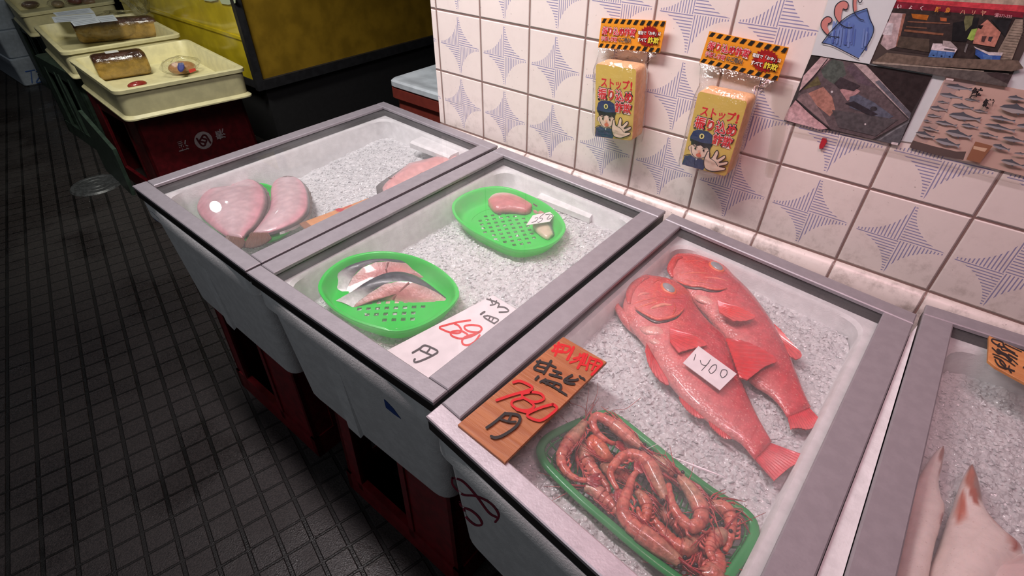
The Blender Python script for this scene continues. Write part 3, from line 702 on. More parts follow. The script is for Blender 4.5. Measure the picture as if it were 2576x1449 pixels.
r = chunk('fish_offcut', 'narrow pink fish offcut running under the 250 ticket',
          [(1400, 540), (1440, 520), (1520, 550), (1580, 600), (1640, 680), (1650, 760), (1700, 900), (1705, 935)],
          [(1385, 585), (1420, 620), (1470, 640), (1440, 720), (1390, 800), (1430, 880), (1540, 970), (1610, 1000)], -.041, .009,
          lambda t, cs, sn: ((206, 140, 140) if t < .45 else ((184, 96, 92) if t < .62 else (206, 184, 160))) if cs > -.5 else ((90, 92, 98) if t > .5 else (160, 90, 92)))
b = MB(); b.tube([at(*p, -.030) for p in D3([(1405, 480), (1450, 510), (1540, 520), (1580, 508)])], [.0016, .0014, .001, .0004], 6, (96, 70, 66)); b.tube([at(*p, -.032) for p in D3([(1420, 478), (1500, 492), (1585, 505)])], [.0012, .001, .0004], 6, (120, 84, 80)); b.build('fin_spines', M_gloss, r)
M_card = plain('white_price_card', (238, 228, 230), .5, 0, .4, 60, .03)
def card(label, px, zs, name='price_ticket', cat='price ticket'):
    P = [at(p[0], p[1], z) for p, z in zip(px, zs)]; c = sum(P, Vector()) / 4
    n = (P[1] - P[0]).cross(P[3] - P[0]).normalized()
    if n.z < 0: n = -n
    r = thing(name, label, cat, (c.x, c.y, min(p.z for p in P) - .001)); b = MB(); b.prism(P, [p - n * .0007 for p in P]); b.build('card', M_card, r)
    def fn(u, v, h):                                                  # photo position onto the card's own plane
        d = ray(u, v); t = (P[0] - CAM).dot(n) / d.dot(n); return CAM + d * t + n * h
    return r, Art(fn)
r, a_ = card('white paper ticket reading 250 on the back green basket', D3([(1395, 645), (1748, 578), (1640, 738), (1296, 790)]), (-.026, -.026, -.027, -.027))
ink = (64, 60, 62)
for st in ([(1425, 690), (1460, 680), (1468, 700), (1430, 735), (1370, 755), (1440, 735)], [(1520, 650), (1490, 690), (1530, 690), (1525, 720), (1480, 750), (1462, 745)], [(1520, 652), (1570, 615)], [(1580, 640), (1640, 632), (1682, 645), (1670, 680), (1620, 705), (1600, 700), (1640, 650)]):
    a_.stroke(D3(st), 1.5, ink)
a_.mb.build('handwriting', M_paint, r)
# 680 yen sign under the glass
z = -.021
px680 = [(1240, 742), (968, 884), (1100, 985), (1385, 828)]
r = board('price_sign', 'white price sign with red 680 under the glass of the basket box', px680, z, .002, M_card)
a_ = Art(flatz(z)); red = (222, 44, 40); ink = (70, 64, 66)
S = lambda pts, w, c: a_.stroke(C3(pts), w, c)
S([(2150, 640), (2230, 665), (2290, 690)], 4.2, ink); S([(2190, 635), (2215, 690)], 3.6, ink); S([(2265, 660), (2250, 700), (2190, 715)], 3.6, ink)
S([(2300, 700), (2280, 745)], 3.6, ink); S([(2290, 735), (2370, 745), (2410, 790), (2300, 800)], 4.2, ink)
S([(2120, 795), (2075, 825)], 5.2, ink); S([(2150, 840), (2230, 865), (2290, 895), (2240, 935)], 3.6, ink); S([(2150, 845), (2110, 860), (2240, 940)], 3.6, ink); S([(2190, 855), (2170, 890)], 3, ink); S([(2230, 870), (2210, 905)], 3, ink)
S([(1245, 1295), (1330, 1245), (1390, 1205), (1470, 1230), (1550, 1275), (1520, 1310), (1400, 1370), (1290, 1410), (1262, 1395), (1275, 1370)], 4.6, ink); S([(1340, 1265), (1440, 1310), (1490, 1330)], 4.2, ink); S([(1455, 1245), (1420, 1290)], 3.8, ink)
a_.mb.build('black_lettering', M_paint, r)
a_ = Art(flatz(z), .00009)
S([(1945, 898), (1800, 920), (1640, 960), (1570, 985), (1620, 1015), (1700, 1045), (1800, 1055), (1840, 1020), (1800, 960), (1760, 945)], 5.2, red)
S([(2060, 1045), (1960, 1040), (1890, 1010), (1880, 970), (1960, 955), (2060, 970), (2085, 1010), (2040, 1050), (1940, 1100), (1820, 1120), (1720, 1085), (1720, 1040), (1820, 1025), (1900, 1060), (1920, 1090)], 5.2, red)
S([(2030, 1060), (1900, 1095), (1850, 1140), (1860, 1190), (1920, 1200), (2000, 1160), (2060, 1080)], 5.2, red)
a_.mb.build('red_price', M_paint, r)
# ------------------------------------------------------------------ box with the two red fish and the shrimp
F3 = lambda pts: K(1500, 600, 2.264, pts)
ra, rb_, rc, rh = (196, 42, 56), (214, 78, 84), (224, 138, 134), (220, 50, 42)
def redfish(label, dorsal, belly, z, h, headt, eye, head, tail_tips, side):
    """dorsal and belly outlines run from the snout to the tail root"""
    Ld, Lb = ATS(F3(belly), z), ATS(F3(dorsal), z); c = (Ld[len(Ld) // 2] + Lb[len(Lb) // 2]) / 2
    r = thing('red_bream', label, 'fish', (c.x, c.y, z - .012), 'red fish')
    def cf(t, cs, sn):                                                # cs=-1 belly edge, +1 dorsal edge
        k = (cs + 1) / 2
        col = mixc(rc, rb_, min(1, k * 2)) if k < .5 else mixc(rb_, ra, (k - .5) * 2)
        if t < headt: col = mixc(col, rh, .75 if k > .35 else .25)
        if t > .88: col = mixc(col, (216, 50, 60), (t - .88) * 6)
        return col
    b = MB()
    N = 46; Lp, Rp = body_loft(b, Ld, Lb, z, lambda t: h * (math.sin(math.pi * min(1, .16 + .80 * t)) ** .6) * (1 - .35 * max(0, t - .6)), N, 22, cf, .6, .8)
    SV, SF = list(b.v), list(b.f); body = b.build('fish_body', M_fishskin, r, True)
    def on(t, cs, dz=0.):                                             # a point on the upper flank
        i = min(N - 1, max(0, t * (N - 1))); i0 = int(i); i1 = min(N - 1, i0 + 1); f = i - i0
        l, rr = Lp[i0].lerp(Lp[i1], f), Rp[i0].lerp(Rp[i1], f); p = (l + rr) / 2 + (rr - l) / 2 * cs
        hh = h * (math.sin(math.pi * min(1, .16 + .80 * t)) ** .6) * (1 - .35 * max(0, t - .6))
        return Vector((p.x, p.y, z + hh * (max(0., 1 - cs * cs) ** .4) + dz))
    from mathutils.bvhtree import BVHTree
    bv = BVHTree.FromPolygons([Vector(v) for v in SV], SF)
    def hit(u, v, up=.0004):                                          # the flank seen at a photo position
        d = ray(u, v).normalized(); p_, n_, _i, _d = bv.ray_cast(CAM, d)
        return p_ + n_ * up if p_ is not None else at(u, v, z)
    H = lambda pts, up=.0004: [hit(u, v, up) for u, v in K(1500, 640, 3.15, pts)]
    W_ = head
    b = MB(); b.tube(smooth(H(W_['gill'], -.0004), 26), [.0004 + .0034 * math.sin(math.pi * k / 25) for k in range(26)], 8, (70, 38, 40), True, False, .55); b.build('gill_opening', M_gloss, r, True)
    b = MB(); pl = smooth(H(W_['gill'], .0012), 26); b.tube([p + Vector((0, .0016, .0006)) for p in pl], [.0006 + .0015 * math.sin(math.pi * k / 25) for k in range(26)], 8, (232, 96, 82)); b.build('gill_cover', M_fishskin, r, True)
    b = MB()
    for st, w, c_ in W_['ridges']: b.tube(smooth(H(st, .0001), 14), [w * (.3 + .7 * math.sin(math.pi * k / 13)) for k in range(14)], 6, c_, True, False, .5)
    b.build('cheek_ridges', M_fishskin, r, True)
    b = MB()
    for st, w in W_['chest']: b.tube(smooth(H(st, -.0022), 16), [w * 1.15 * (.1 + .9 * math.sin(math.pi * (k + .5) / 16)) for k in range(16)], 12, [mixc((222, 128, 122), (236, 172, 162), math.sin(math.pi * (k + .5) / 16)) for k in range(16)], True, False, .46)
    o = b.build('throat_patch', M_fishskin, r, True); o['label'] = 'pale glistening throat'
    if W_.get('jaw'):
        b = MB(); b.tube(smooth(H(W_['jaw'], .0006), 18), [.0012 + .0042 * math.sin(math.pi * (k + 1) / 19) for k in range(18)], 10, (206, 48, 46), True, False, .6); b.build('upper_jaw', M_fishskin, r, True)
    if W_.get('chin'):
        cp = [at(u, v, zz_) for (u, v), zz_ in zip(K(1500, 640, 3.15, W_['chin']), (z + .004, z + .002, z, z - .002, z - .003, z - .003))]
        b = MB(); b.tube(smooth(cp, 22), [.0004, .0008, .0011, .0015, .002, .0026, .0032, .0038, .0044, .005, .0054, .0058, .006, .006, .006, .0058, .0054, .005, .0046, .004, .003, .002], 10, [mixc((196, 60, 66), (230, 140, 132), k / 21) for k in range(22)]); b.build('lower_jaw', M_fishskin, r, True)
    e = H([W_['eye']], .0)[0]; b = MB(); b.ball(e, .0108, (240, 106, 50), 20, 8, 1.15, .8, .3, Matrix.Rotation(-.5, 4, 'Z')); o = b.build('eye', M_gloss, r, True); o['label'] = 'grey clouded eye in an orange ring'
    b = MB(); b.ball(e + Vector((0, -.0002, .0013)), .0088, (146, 146, 150), 20, 8, 1.15, .72, .34, Matrix.Rotation(-.5, 4, 'Z')); b.build('pupil', M_gloss, o, True)
    b = MB(); fan(b, on(1, .9, -.004), on(1, -.9, -.004), ATS(F3(tail_tips), z + .003), .002, .0014, (212, 44, 58), (226, 88, 92), 13); b.build('tail_fin', M_fin, r)
    return r, on
ro = (240, 110, 84)
HEAD1 = dict(gill=[(300, 430), (340, 462), (400, 496), (470, 530), (520, 528), (580, 515), (640, 490), (690, 440)], eye=(572, 272), jaw=[(415, 182), (350, 205), (290, 262), (262, 330), (262, 395)], chin=[(175, 283), (182, 335), (160, 400), (215, 490), (290, 585), (380, 660)],
    ridges=[([(310, 430), (400, 398), (490, 366)], .0013, ro), ([(285, 398), (380, 362), (470, 345)], .0012, (232, 80, 62)), ([(480, 330), (600, 345), (700, 350)], .0016, (206, 44, 40)), ([(615, 375), (624, 430), (605, 480)], .0014, (214, 60, 50)), ([(440, 240), (480, 205), (540, 200), (600, 222)], .0016, (214, 50, 44)), ([(430, 430), (520, 400), (600, 400)], .0030, (240, 150, 126)), ([(330, 330), (370, 310), (420, 310)], .0026, (236, 126, 112))],
    chest=[([(330, 560), (410, 590), (490, 600), (560, 640)], .0075), ([(400, 660), (470, 680), (540, 710)], .005), ([(560, 560), (620, 570), (670, 560)], .0035)])
HEAD2 = dict(gill=[(640, 215), (690, 245), (760, 262), (830, 266), (900, 286), (970, 292), (1030, 280)], eye=(952, 100), jaw=[(680, 24), (630, 40), (605, 80), (590, 130), (610, 180)],
    ridges=[([(660, 160), (780, 145), (900, 150)], .0013, ro), ([(700, 200), (820, 215), (940, 235)], .0016, (232, 96, 76)), ([(700, 60), (790, 50), (870, 70)], .0016, (236, 70, 56)), ([(860, 180), (960, 190), (1040, 210)], .0016, (240, 120, 100))],
    chest=[([(760, 310), (830, 340), (900, 370), (950, 400)], .0070), ([(960, 330), (1010, 340), (1050, 335)], .0035)])
r1, on1 = redfish('large red fish in front carrying the 1400 ticket',
    [(262, 214), (330, 226), (430, 246), (530, 312), (562, 390), (642, 490), (735, 572), (772, 662), (802, 762), (842, 862), (884, 952), (934, 1052), (1000, 1160)],
    [(180, 300), (150, 380), (160, 450), (200, 520), (250, 580), (310, 660), (378, 780), (440, 862), (530, 962), (620, 1032), (720, 1112), (820, 1166), (900, 1262)],
    -.026, .0155, .25, (415, 288), HEAD1, [(1195, 1246), (1150, 1282), (1100, 1310), (1060, 1342), (1010, 1386)], 1)
r2, on2 = redfish('red fish lying behind, half covered by the one with the ticket',
    [(490, 106), (560, 104), (640, 124), (722, 158), (780, 220), (872, 312), (942, 402), (1002, 492), (1052, 582), (1102, 682), (1142, 782), (1182, 882), (1222, 962)],
    [(420, 130), (404, 170), (430, 230), (500, 316), (586, 400), (668, 490), (742, 580), (800, 668), (838, 772), (900, 842), (982, 892), (1050, 962), (1084, 1020)],
    -.028, .0145, .27, (686, 162), HEAD2, [(1282, 1048), (1230, 1086), (1190, 1096), (1150, 1088), (1104, 1092)], 1)
def fin(r, name, root, tips, z, dz, th=.0013, col=(214, 40, 50), col2=(226, 84, 84), nr=9):
    b = MB(); a, c = at(*F3([root[0]])[0], z), at(*F3([root[1]])[0], z); fan(b, a, c, ATS(F3(tips), z + dz), 0, th, col, col2, nr); return b.build(name, M_fin, r)
fin(r1, 'dorsal_fin', ((735, 566), (815, 790)), [(800, 575), (900, 608), (1030, 690), (960, 730), (900, 775), (860, 806)], -.013, .0016, .0014, (222, 40, 44), (214, 50, 58), 11)
fin(r1, 'pectoral_fin', ((418, 505), (420, 590)), [(470, 520), (560, 556), (632, 604), (560, 625), (470, 650)], -.008, .0006, .0012, (216, 40, 46), (222, 70, 76))
fin(r1, 'pelvic_fin', ((285, 596), (330, 680)), [(278, 640), (300, 720), (352, 800), (412, 838), (400, 790)], -.022, .001, .0014, (206, 44, 54), (220, 80, 84))
fin(r1, 'anal_fin', ((470, 900), (600, 1010)), [(480, 930), (520, 980), (575, 1020), (620, 1024)], -.022, -.001, .0012)
fin(r1, 'ventral_finlet', ((640, 1040), (760, 1130)), [(650, 1070), (700, 1116), (735, 1140), (775, 1142)], -.022, -.001, .0012)
fin(r2, 'pectoral_fin', ((690, 352), (700, 420)), [(740, 366), (830, 398), (905, 446), (850, 470), (780, 470)], -.006, .0006, .0012, (224, 44, 40), (222, 74, 74))
fin(r2, 'dorsal_fin', ((1005, 480), (1075, 620)), [(1040, 510), (1110, 590), (1170, 660), (1140, 690), (1100, 668)], -.024, .001, .0012, (214, 40, 46), (226, 90, 92))
r, a_ = card('white paper ticket reading 1400 on the front red fish', F3([(582, 612), (800, 770), (704, 864), (494, 708)]), (-.0065, -.0065, -.0065, -.0065))
a_.fn = a_.fn
ink = (66, 62, 66)
for st in ([(566, 660), (556, 694)], [(592, 694), (600, 716), (626, 722), (650, 690)], [(642, 706), (600, 752)], [(640, 752), (662, 724), (684, 722), (680, 748), (654, 770), (640, 752)], [(706, 776), (716, 750), (742, 752), (742, 776), (718, 794), (706, 776)]):
    a_.stroke(F3(st), 2.0, ink)
a_.mb.build('handwriting', M_paint, r)
# 780 yen wooden sign on the glass
G3 = lambda pts: K(1140, 840, 4.39, pts)
zs = .0085
r = board('wooden_price_sign', 'wooden price sign with red 780 lying on the glass lid', G3([(1216, 30), (1696, 308), (570, 1422), (50, 1000)]), zs, .0032, M_wood)
a_ = Art(flatz(zs)); red = (206, 34, 40); ink = (44, 38, 38)
S = lambda pts, w, c: a_.stroke(G3(pts), w / 4.39, c)
# sashimi-use mark in red, sweet shrimp and plate marks in black, price in red, yen in black
for st, w in (([(1120, 130), (1190, 150)], 30), ([(1165, 100), (1150, 180), (1125, 240)], 28), ([(1095, 185), (1200, 205)], 28), ([(1130, 140), (1100, 195)], 22), ([(1190, 120), (1290, 150), (1250, 205), (1180, 190)], 26), ([(1220, 150), (1200, 200)], 22), ([(1330, 150), (1300, 215), (1260, 285)], 32),
              ([(1330, 275), (1400, 255), (1440, 225)], 24), ([(1400, 225), (1375, 290), (1290, 320)], 24), ([(1450, 225), (1420, 300), (1375, 380)], 30), ([(1380, 285), (1450, 320)], 20), ([(1480, 230), (1440, 330)], 24), ([(1400, 340), (1470, 350)], 20), ([(1520, 260), (1490, 330), (1470, 400)], 26), ([(1510, 270), (1640, 320), (1590, 390), (1530, 455)], 30), ([(1580, 300), (1530, 400)], 24), ([(1500, 320), (1600, 360)], 20)): S(st, w, red)
for st, w in (([(925, 310), (1030, 330), (1130, 375)], 24), ([(960, 300), (930, 345), (895, 390), (990, 425)], 26), ([(1080, 305), (1050, 360), (1000, 440)], 30), ([(940, 360), (1035, 385)], 20), ([(1105, 410), (1190, 440)], 26), ([(1165, 430), (1125, 475)], 24), ([(1065, 455), (1140, 475), (1195, 492)], 26),
              ([(1310, 465), (1250, 500), (1225, 530), (1280, 555), (1335, 560)], 28), ([(1260, 520), (1340, 520), (1375, 510)], 26), ([(1395, 475), (1415, 495)], 22), ([(1430, 495), (1450, 515)], 22),
              ([(940, 480), (910, 510)], 28), ([(1020, 510), (960, 540)], 22), ([(975, 530), (1080, 580), (1180, 640), (1250, 685)], 22), ([(1010, 520), (1110, 545), (1190, 580), (1170, 640)], 24), ([(1060, 530), (1025, 565)], 20), ([(1130, 555), (1090, 590)], 20)): S(st, w, ink)
for st, w in (([(665, 548), (745, 535), (870, 598), (840, 632), (640, 690), (480, 745)], 30), ([(855, 655), (760, 680), (790, 725), (900, 765), (1000, 730), (960, 670), (855, 655)], 28), ([(770, 720), (660, 750), (650, 800), (730, 850), (850, 850), (890, 800), (820, 740)], 28),
              ([(1100, 790), (960, 830), (830, 890), (830, 930), (960, 970), (1080, 900), (1145, 830), (1100, 790)], 30), ([(700, 850), (830, 885)], 26)): S(st, w, red)
for st, w in (([(575, 890), (500, 955), (430, 1010), (370, 1050)], 30), ([(570, 895), (700, 905), (740, 950), (690, 1040), (560, 1130), (470, 1160), (420, 1145)], 32), ([(530, 960), (620, 985), (690, 985)], 24), ([(640, 910), (610, 975)], 22)): S(st, w, ink)
a_.mb.build('lettering', M_paint, r)
# ------------------------------------------------------------------ green shrimp basket
H3 = lambda pts: K(1340, 1000, 3.2276, pts)
zr = -.026; bd = .017
rim = [at(p[0], p[1], zr) for p in H3([(65, 410), (120, 330), (250, 255), (400, 190), (520, 140), (610, 135), (720, 190), (950, 370), (1200, 570), (1450, 760), (1680, 900), (1770, 980), (1800, 1080), (1770, 1180), (1680, 1320), (1570, 1470), (1480, 1580), (1350, 1600), (1220, 1500), (950, 1300), (650, 1050), (350, 790), (130, 570), (75, 480)])]
c0 = sum(rim, Vector()) / len(rim); rimS = smooth(rim, 120, True)
r = thing('shrimp_basket', 'rectangular green plastic basket of slats filled with shrimp', 'basket', (c0.x, c0.y, zr - bd))
cg = (66, 186, 108); b = MB(); b.tube(rimS, .0042, 8, cg, False, True, .6); b.build('basket_rim', M_basket, r, True)
bot = [Vector((c0.x + (p.x - c0.x) * .80, c0.y + (p.y - c0.y) * .80, zr - bd)) for p in rimS]
FOOT.append((2, [(p.x, p.y) for p in rimS], zr - bd - .006))
b = MB()
for k in range(0, 120, 3):
    mid = rimS[k].lerp(bot[k], .55) + (rimS[k] - c0).normalized() * .001
    b.tube([rimS[k], mid, bot[k]], .0011, 5, cg)
for f in (.30, .62): b.tube([p.lerp(q, f) for p, q in zip(rimS, bot)], .0009, 5, cg, False, True)
b.tube(bot, .0018, 6, cg, False, True); b.build('basket_slats', M_basket, r, True)
b = MB(); ax = (at(*H3([(1700, 1200)])[0], zr) - at(*H3([(150, 450)])[0], zr)); ax.z = 0; L = ax.length; ax.normalize(); pp = Vector((-ax.y, ax.x, 0))
for k in range(-13, 14):
    o = c0 + ax * (k * L / 26 * .8); b.tube([Vector((o.x - pp.x * w, o.y - pp.y * w, zr - bd)) for w in (-.045, .045)], .0009, 4, cg)
for k in range(-4, 5):
    o = c0 + pp * (k * .011); b.tube([Vector((o.x + ax.x * w, o.y + ax.y * w, zr - bd + .0008)) for w in (-L * .38, L * .38)], .0009, 4, cg)
b.build('basket_bottom', M_basket, r)
# ------------------------------------------------------------------ shrimp
s1, s2, s3 = (222, 130, 108), (208, 102, 86), (172, 40, 48)
def shrimp(label, pts, rad, z_, tailfan=True, warm=0., legside=1, feelers=()):
    """pts run from the head to the tail; rad = body radius"""
    z = -.0175 + z_ * .95
    P = smooth([at(p[0], p[1], z + dz) for p, dz in ((H3([q[:2]])[0], q[2] if len(q) > 2 else 0) for q in pts)], 40)
    c = P[20]; r = thing('shrimp', label, 'shrimp', (c.x, c.y, min(p.z for p in P) - rad), 'sweet shrimp in the green basket')
    b = MB(); R = []; CC = []; q0 = random.Random(int(P[5].y * 1e5)); tone = q0.uniform(-.15, .25)
    P = smooth(P, 64); NP = 64; ih = 24
    for i in range(ih):                                               # head shell
        t = i / (ih - 1); k = .42 + .70 * math.sin(math.pi * (.08 + .50 * t)); R.append(rad * k)
        base = mixc((216, 136, 116), (192, 150, 122), .5 + .5 * math.sin(t * 5 + tone * 9)); base = mixc(base, (222, 92, 60), warm); CC.append(mixc(base, s3, .35 if i > ih - 3 else max(0, tone) * .6))
    b.tube(P[:ih], R, 14, CC, True, False, .95); b.build('head_shell', M_shell, r, True)
    b = MB(); R = []; CC = []
    for i in range(ih - 2, NP):
        t = (i - ih + 2) / (NP - ih + 1); sg = (t * 6.0) % 1; k = (1.0 - .66 * t ** 1.2) * (.92 + .16 * sg); R.append(rad * k)
        base = mixc(s1, s2, .5 + .5 * math.sin(t * 17 + tone * 20)); base = mixc(base, (226, 150, 130), .35 * (1 - t)); base = mixc(base, (224, 96, 56), warm); CC.append(mixc(base, s3, .5 if sg < .14 else .05 + max(0, tone) * .5))
    b.tube(P[ih - 2:], R, 14, CC, True, False, .92); b.build('tail_segments', M_shell, r, True)
    P = resample(P, 40)
    # rostrum, feelers, legs
    d0 = (P[0] - P[3]).normalized(); side = Vector((-d0.y, d0.x, 0)) * legside
    b = MB(); b.tube([P[1] + Vector((0, 0, rad * .5)), P[0] + d0 * rad * 1.2 + Vector((0, 0, rad * .5)), P[0] + d0 * rad * 3.4 + Vector((0, 0, rad * .7))], [rad * .22, rad * .16, .0002], 5, s3); b.build('rostrum', M_shell, r, True)
    for sg in (1, -1):
        b = MB(); e = P[1] + side * (sg * rad * .62) + Vector((0, 0, rad * .35)) + d0 * rad * .5; b.ball(e, rad * .27, (26, 22, 24), 10, 6); b.build('eye', M_gloss, r, True)
    b = MB(); q = random.Random(int(P[0].x * 1e5))
    for k in range(13):
        i = 2 + int(k * 1.1); t = (P[i + 1] - P[i - 1]).normalized(); sd = Vector((-t.y, t.x, 0)) * legside; bk = t * rad * q.uniform(1.4, 4.4)
        b.tube([P[i] + sd * rad * .7, P[i] + sd * rad * 1.3 + bk * .4 + Vector((0, 0, rad * .3)), P[i] + sd * rad * q.uniform(.9, 1.7) + bk + Vector((0, 0, rad * q.uniform(0, .5)))], [rad * .13, rad * .10, rad * .04], 5, mixc(s3, (206, 90, 80), q.random()))
    for k in range(5):
        i = 17 + k * 3; t = (P[i + 1] - P[i - 1]).normalized(); sd = Vector((-t.y, t.x, 0)) * legside
        b.tube([P[i] + sd * rad * .6, P[i] + sd * rad * 1.2 - t * rad * .4, P[i] + sd * rad * 1.25 - t * rad * 1.0], [rad * .20, rad * .22, rad * .06], 6, (206, 96, 84))
    b.build('walking_legs', M_shell, r, True)
    b = MB()
    for f in range(3): b.tube([P[0] + d0 * rad * .3, P[0] + d0 * rad * 2.2 + side * rad * (f - 1) * .8, P[0] + d0 * rad * (4.6 + f) + side * rad * (f - 1) * 2.2 + Vector((0, 0, -rad * .2))], [.0006, .0005, .0002], 4, (186, 70, 66))
    for pth in feelers: b.tube(smooth([P[0]] + [at(p[0], p[1], z + rad * .4) for p in H3(pth)], 24), [.00045] * 12 + [.0003] * 12, 4, (196, 110, 104))
    b.build('feelers', M_shell, r, True)
    if tailfan:
        t = (P[-1] - P[-4]).normalized(); sd = Vector((-t.y, t.x, 0))
        for k in (-1, -.35, .35, 1):
            b = MB(); dd = (t + sd * k * .55).normalized(); w = Vector((-dd.y, dd.x, 0)) * rad * .38; o = P[-1] - t * rad * .3; Lf = rad * 2.5
            b.tube([o, o + dd * Lf * .35, o + dd * Lf * .75, o + dd * Lf], [rad * .18, rad * .36, rad * .34, rad * .10], 8, [mixc(s1, s3, .3), s3, (160, 30, 40), (140, 26, 36)], True, False, .28); b.build('tail_blade', M_shell, r, True)
    return r
B = .0061
shrimp('shrimp curled down the left end of the basket, eye at the basket corner', [(425, 195), (385, 260), (325, 325), (265, 400), (232, 480), (245, 560), (300, 630), (380, 668), (440, 672)], B, -.008, True, 0, 1, ([(450, 100), (500, 30)], [(520, -20), (530, -120)], [(420, 90), (300, 40), (200, -20)]))
shrimp('shrimp folded along the upper left rim, tail tucked underneath', [(885, 405), (800, 340), (700, 255), (600, 185), (520, 155), (487, 190), (500, 250), (545, 310, -.002), (620, 360, -.004), (670, 375, -.006)], B * .95, -.006, True, .05, -1, ([(980, 480), (1090, 560)], [(640, 130), (760, 90), (880, 0)]))
shrimp('orange hunched shrimp beneath the folded one', [(640, 500, -.003), (590, 470), (545, 410), (510, 360), (480, 350), (470, 400), (500, 460, -.003), (540, 500, -.005)], B * 1.05, -.013, False, .55)
shrimp('pale pink shrimp lying low beside the orange one', [(400, 350), (420, 430), (450, 520), (500, 600), (560, 670), (600, 720), (620, 780)], B * 1.1, -.019, True, 0, -1)
shrimp('shrimp arched over the middle, red tail hanging down', [(1085, 835), (1045, 750), (1000, 655), (955, 560), (890, 490), (810, 462), (730, 480), (665, 545), (630, 610), (650, 680), (690, 750)], B, -.004, True, .1, 1, ([(1060, 920), (1075, 1010)],))
shrimp('large shrimp along the lower rim, red tail raised in the middle', [(1200, 1340), (1090, 1260), (960, 1160), (850, 1080), (765, 1000), (730, 920), (745, 830), (785, 730), (810, 650), (850, 600)], B * 1.15, -.004, True, .05, -1, ([(1260, 1400), (1320, 1440)],))
shrimp('dull shrimp with dark eye by the lower left rim', [(415, 735), (480, 745), (560, 800), (640, 870), (700, 940), (760, 1020)], B, -.014, False, -.0, -1, ([(330, 690), (160, 560)], [(350, 740), (150, 720)]))
shrimp('small bent shrimp behind the raised red tail', [(840, 760), (890, 810), (925, 880), (925, 960), (900, 1000), (870, 960), (850, 890)], B * .8, -.009, False, .25)
shrimp('hook shaped shrimp on top at the right of the middle', [(1190, 640), (1270, 740), (1340, 850), (1370, 950), (1340, 1030), (1270, 1040), (1190, 970), (1140, 880), (1115, 790), (1105, 700)], B * 1.05, -.002, False, .1, 1, ([(1110, 560), (1075, 430)], [(1270, 660), (1310, 530)]))
shrimp('reddish shrimp pressed against the upper right rim', [(960, 480), (1060, 550), (1150, 610), (1240, 690), (1310, 780), (1360, 860)], B * 1.1, -.013, False, .0, -1)
shrimp('ring shaped shrimp at the right end of the basket', [(1430, 910), (1480, 885), (1560, 905), (1605, 980), (1605, 1080), (1590, 1180), (1560, 1250)], B * .95, -.008, False, .2, 1, ([(1420, 810), (1330, 790)], [(1700, 900), (1650, 960)]))
shrimp('shrimp with black eye crossing the ring shaped one', [(1555, 1080), (1510, 1130), (1460, 1180), (1440, 1250), (1470, 1330)], B, -.006, False, .0, -1, ([(1600, 1030), (1680, 930)],))
shrimp('bulky shrimp in the lower right corner', [(1350, 1430), (1440, 1440), (1500, 1370), (1500, 1290), (1450, 1240), (1380, 1250)], B * 1.2, -.010, False, .15)
shrimp('red legged shrimp under the hook shaped one', [(1330, 1120), (1290, 1190), (1220, 1220), (1140, 1180), (1060, 1090), (990, 1000), (960, 930)], B * 1.1, -.013, False, .15, 1)
shrimp('shrimp deep in the pile, tail under the arched shrimp near the left', [(560, 540, 0), (640, 600), (720, 640), (800, 690), (880, 740)], B, -.020, False, .1, 1)
shrimp('shrimp deep in the pile below the folded one by the upper rim', [(700, 330), (800, 400), (900, 450), (1000, 520), (1080, 600)], B, -.019, False, 0, -1)
shrimp('shrimp deep in the pile at the right behind the bulky one', [(1250, 1240), (1330, 1290), (1400, 1330), (1450, 1390)], B, -.019, False, .1, -1)
shrimp('shrimp deep in the pile between the arched and the hooked one', [(1040, 900, 0), (1100, 960), (1160, 1020), (1200, 1090), (1260, 1140)], B, -.019, False, .0, 1)

# ------------------------------------------------------------------ squid box
S3 = lambda pts: K(2000, 760, 2.102, pts)
def squid(label, left, right, z, h, patches, dark):
    Lw, Rw = ATS(S3(left), z), ATS(S3(right), z); c = (Lw[len(Lw) // 2] + Rw[len(Rw) // 2]) / 2
    r = thing('squid', label, 'squid', (c.x, c.y, z - .01), 'squid in the right hand box')
    def cf(t, cs, sn):
        base = mixc((224, 206, 200), (236, 222, 214), .5 + .5 * cs)
        for t0, c0_, rt, rc_, col in patches:
            d = math.hypot((t - t0) / rt, (cs - c0_) / rc_)
            if d < 1: base = mixc(base, col, min(1, (1 - d) * 2.5))
        return base
    b = MB(); body_loft(b, Lw, Rw, z, lambda t: h * min(1, .12 + 1.6 * t), 64, 30, cf, .5, .8); b.build('mantle', M_squid, r, True); return r
br, pk2 = (150, 92, 80), (190, 110, 84)
s_a = squid('pale squid at the left edge of the squid box, pointed tip up', [(770, 768), (735, 800), (690, 865), (632, 960), (600, 1030), (570, 1150), (535, 1300), (500, 1460), (460, 1640), (440, 1800), (450, 1900)], [(785, 768), (788, 800), (772, 880), (752, 975), (768, 1060), (782, 1110), (745, 1240), (720, 1310), (690, 1460), (660, 1640), (640, 1800), (600, 1900)], -.030, .017,
      [(.03, .35, .10, .7, br), (.12, .8, .10, .3, (160, 108, 98)), (.42, .9, .04, .25, (160, 80, 80))], 0)
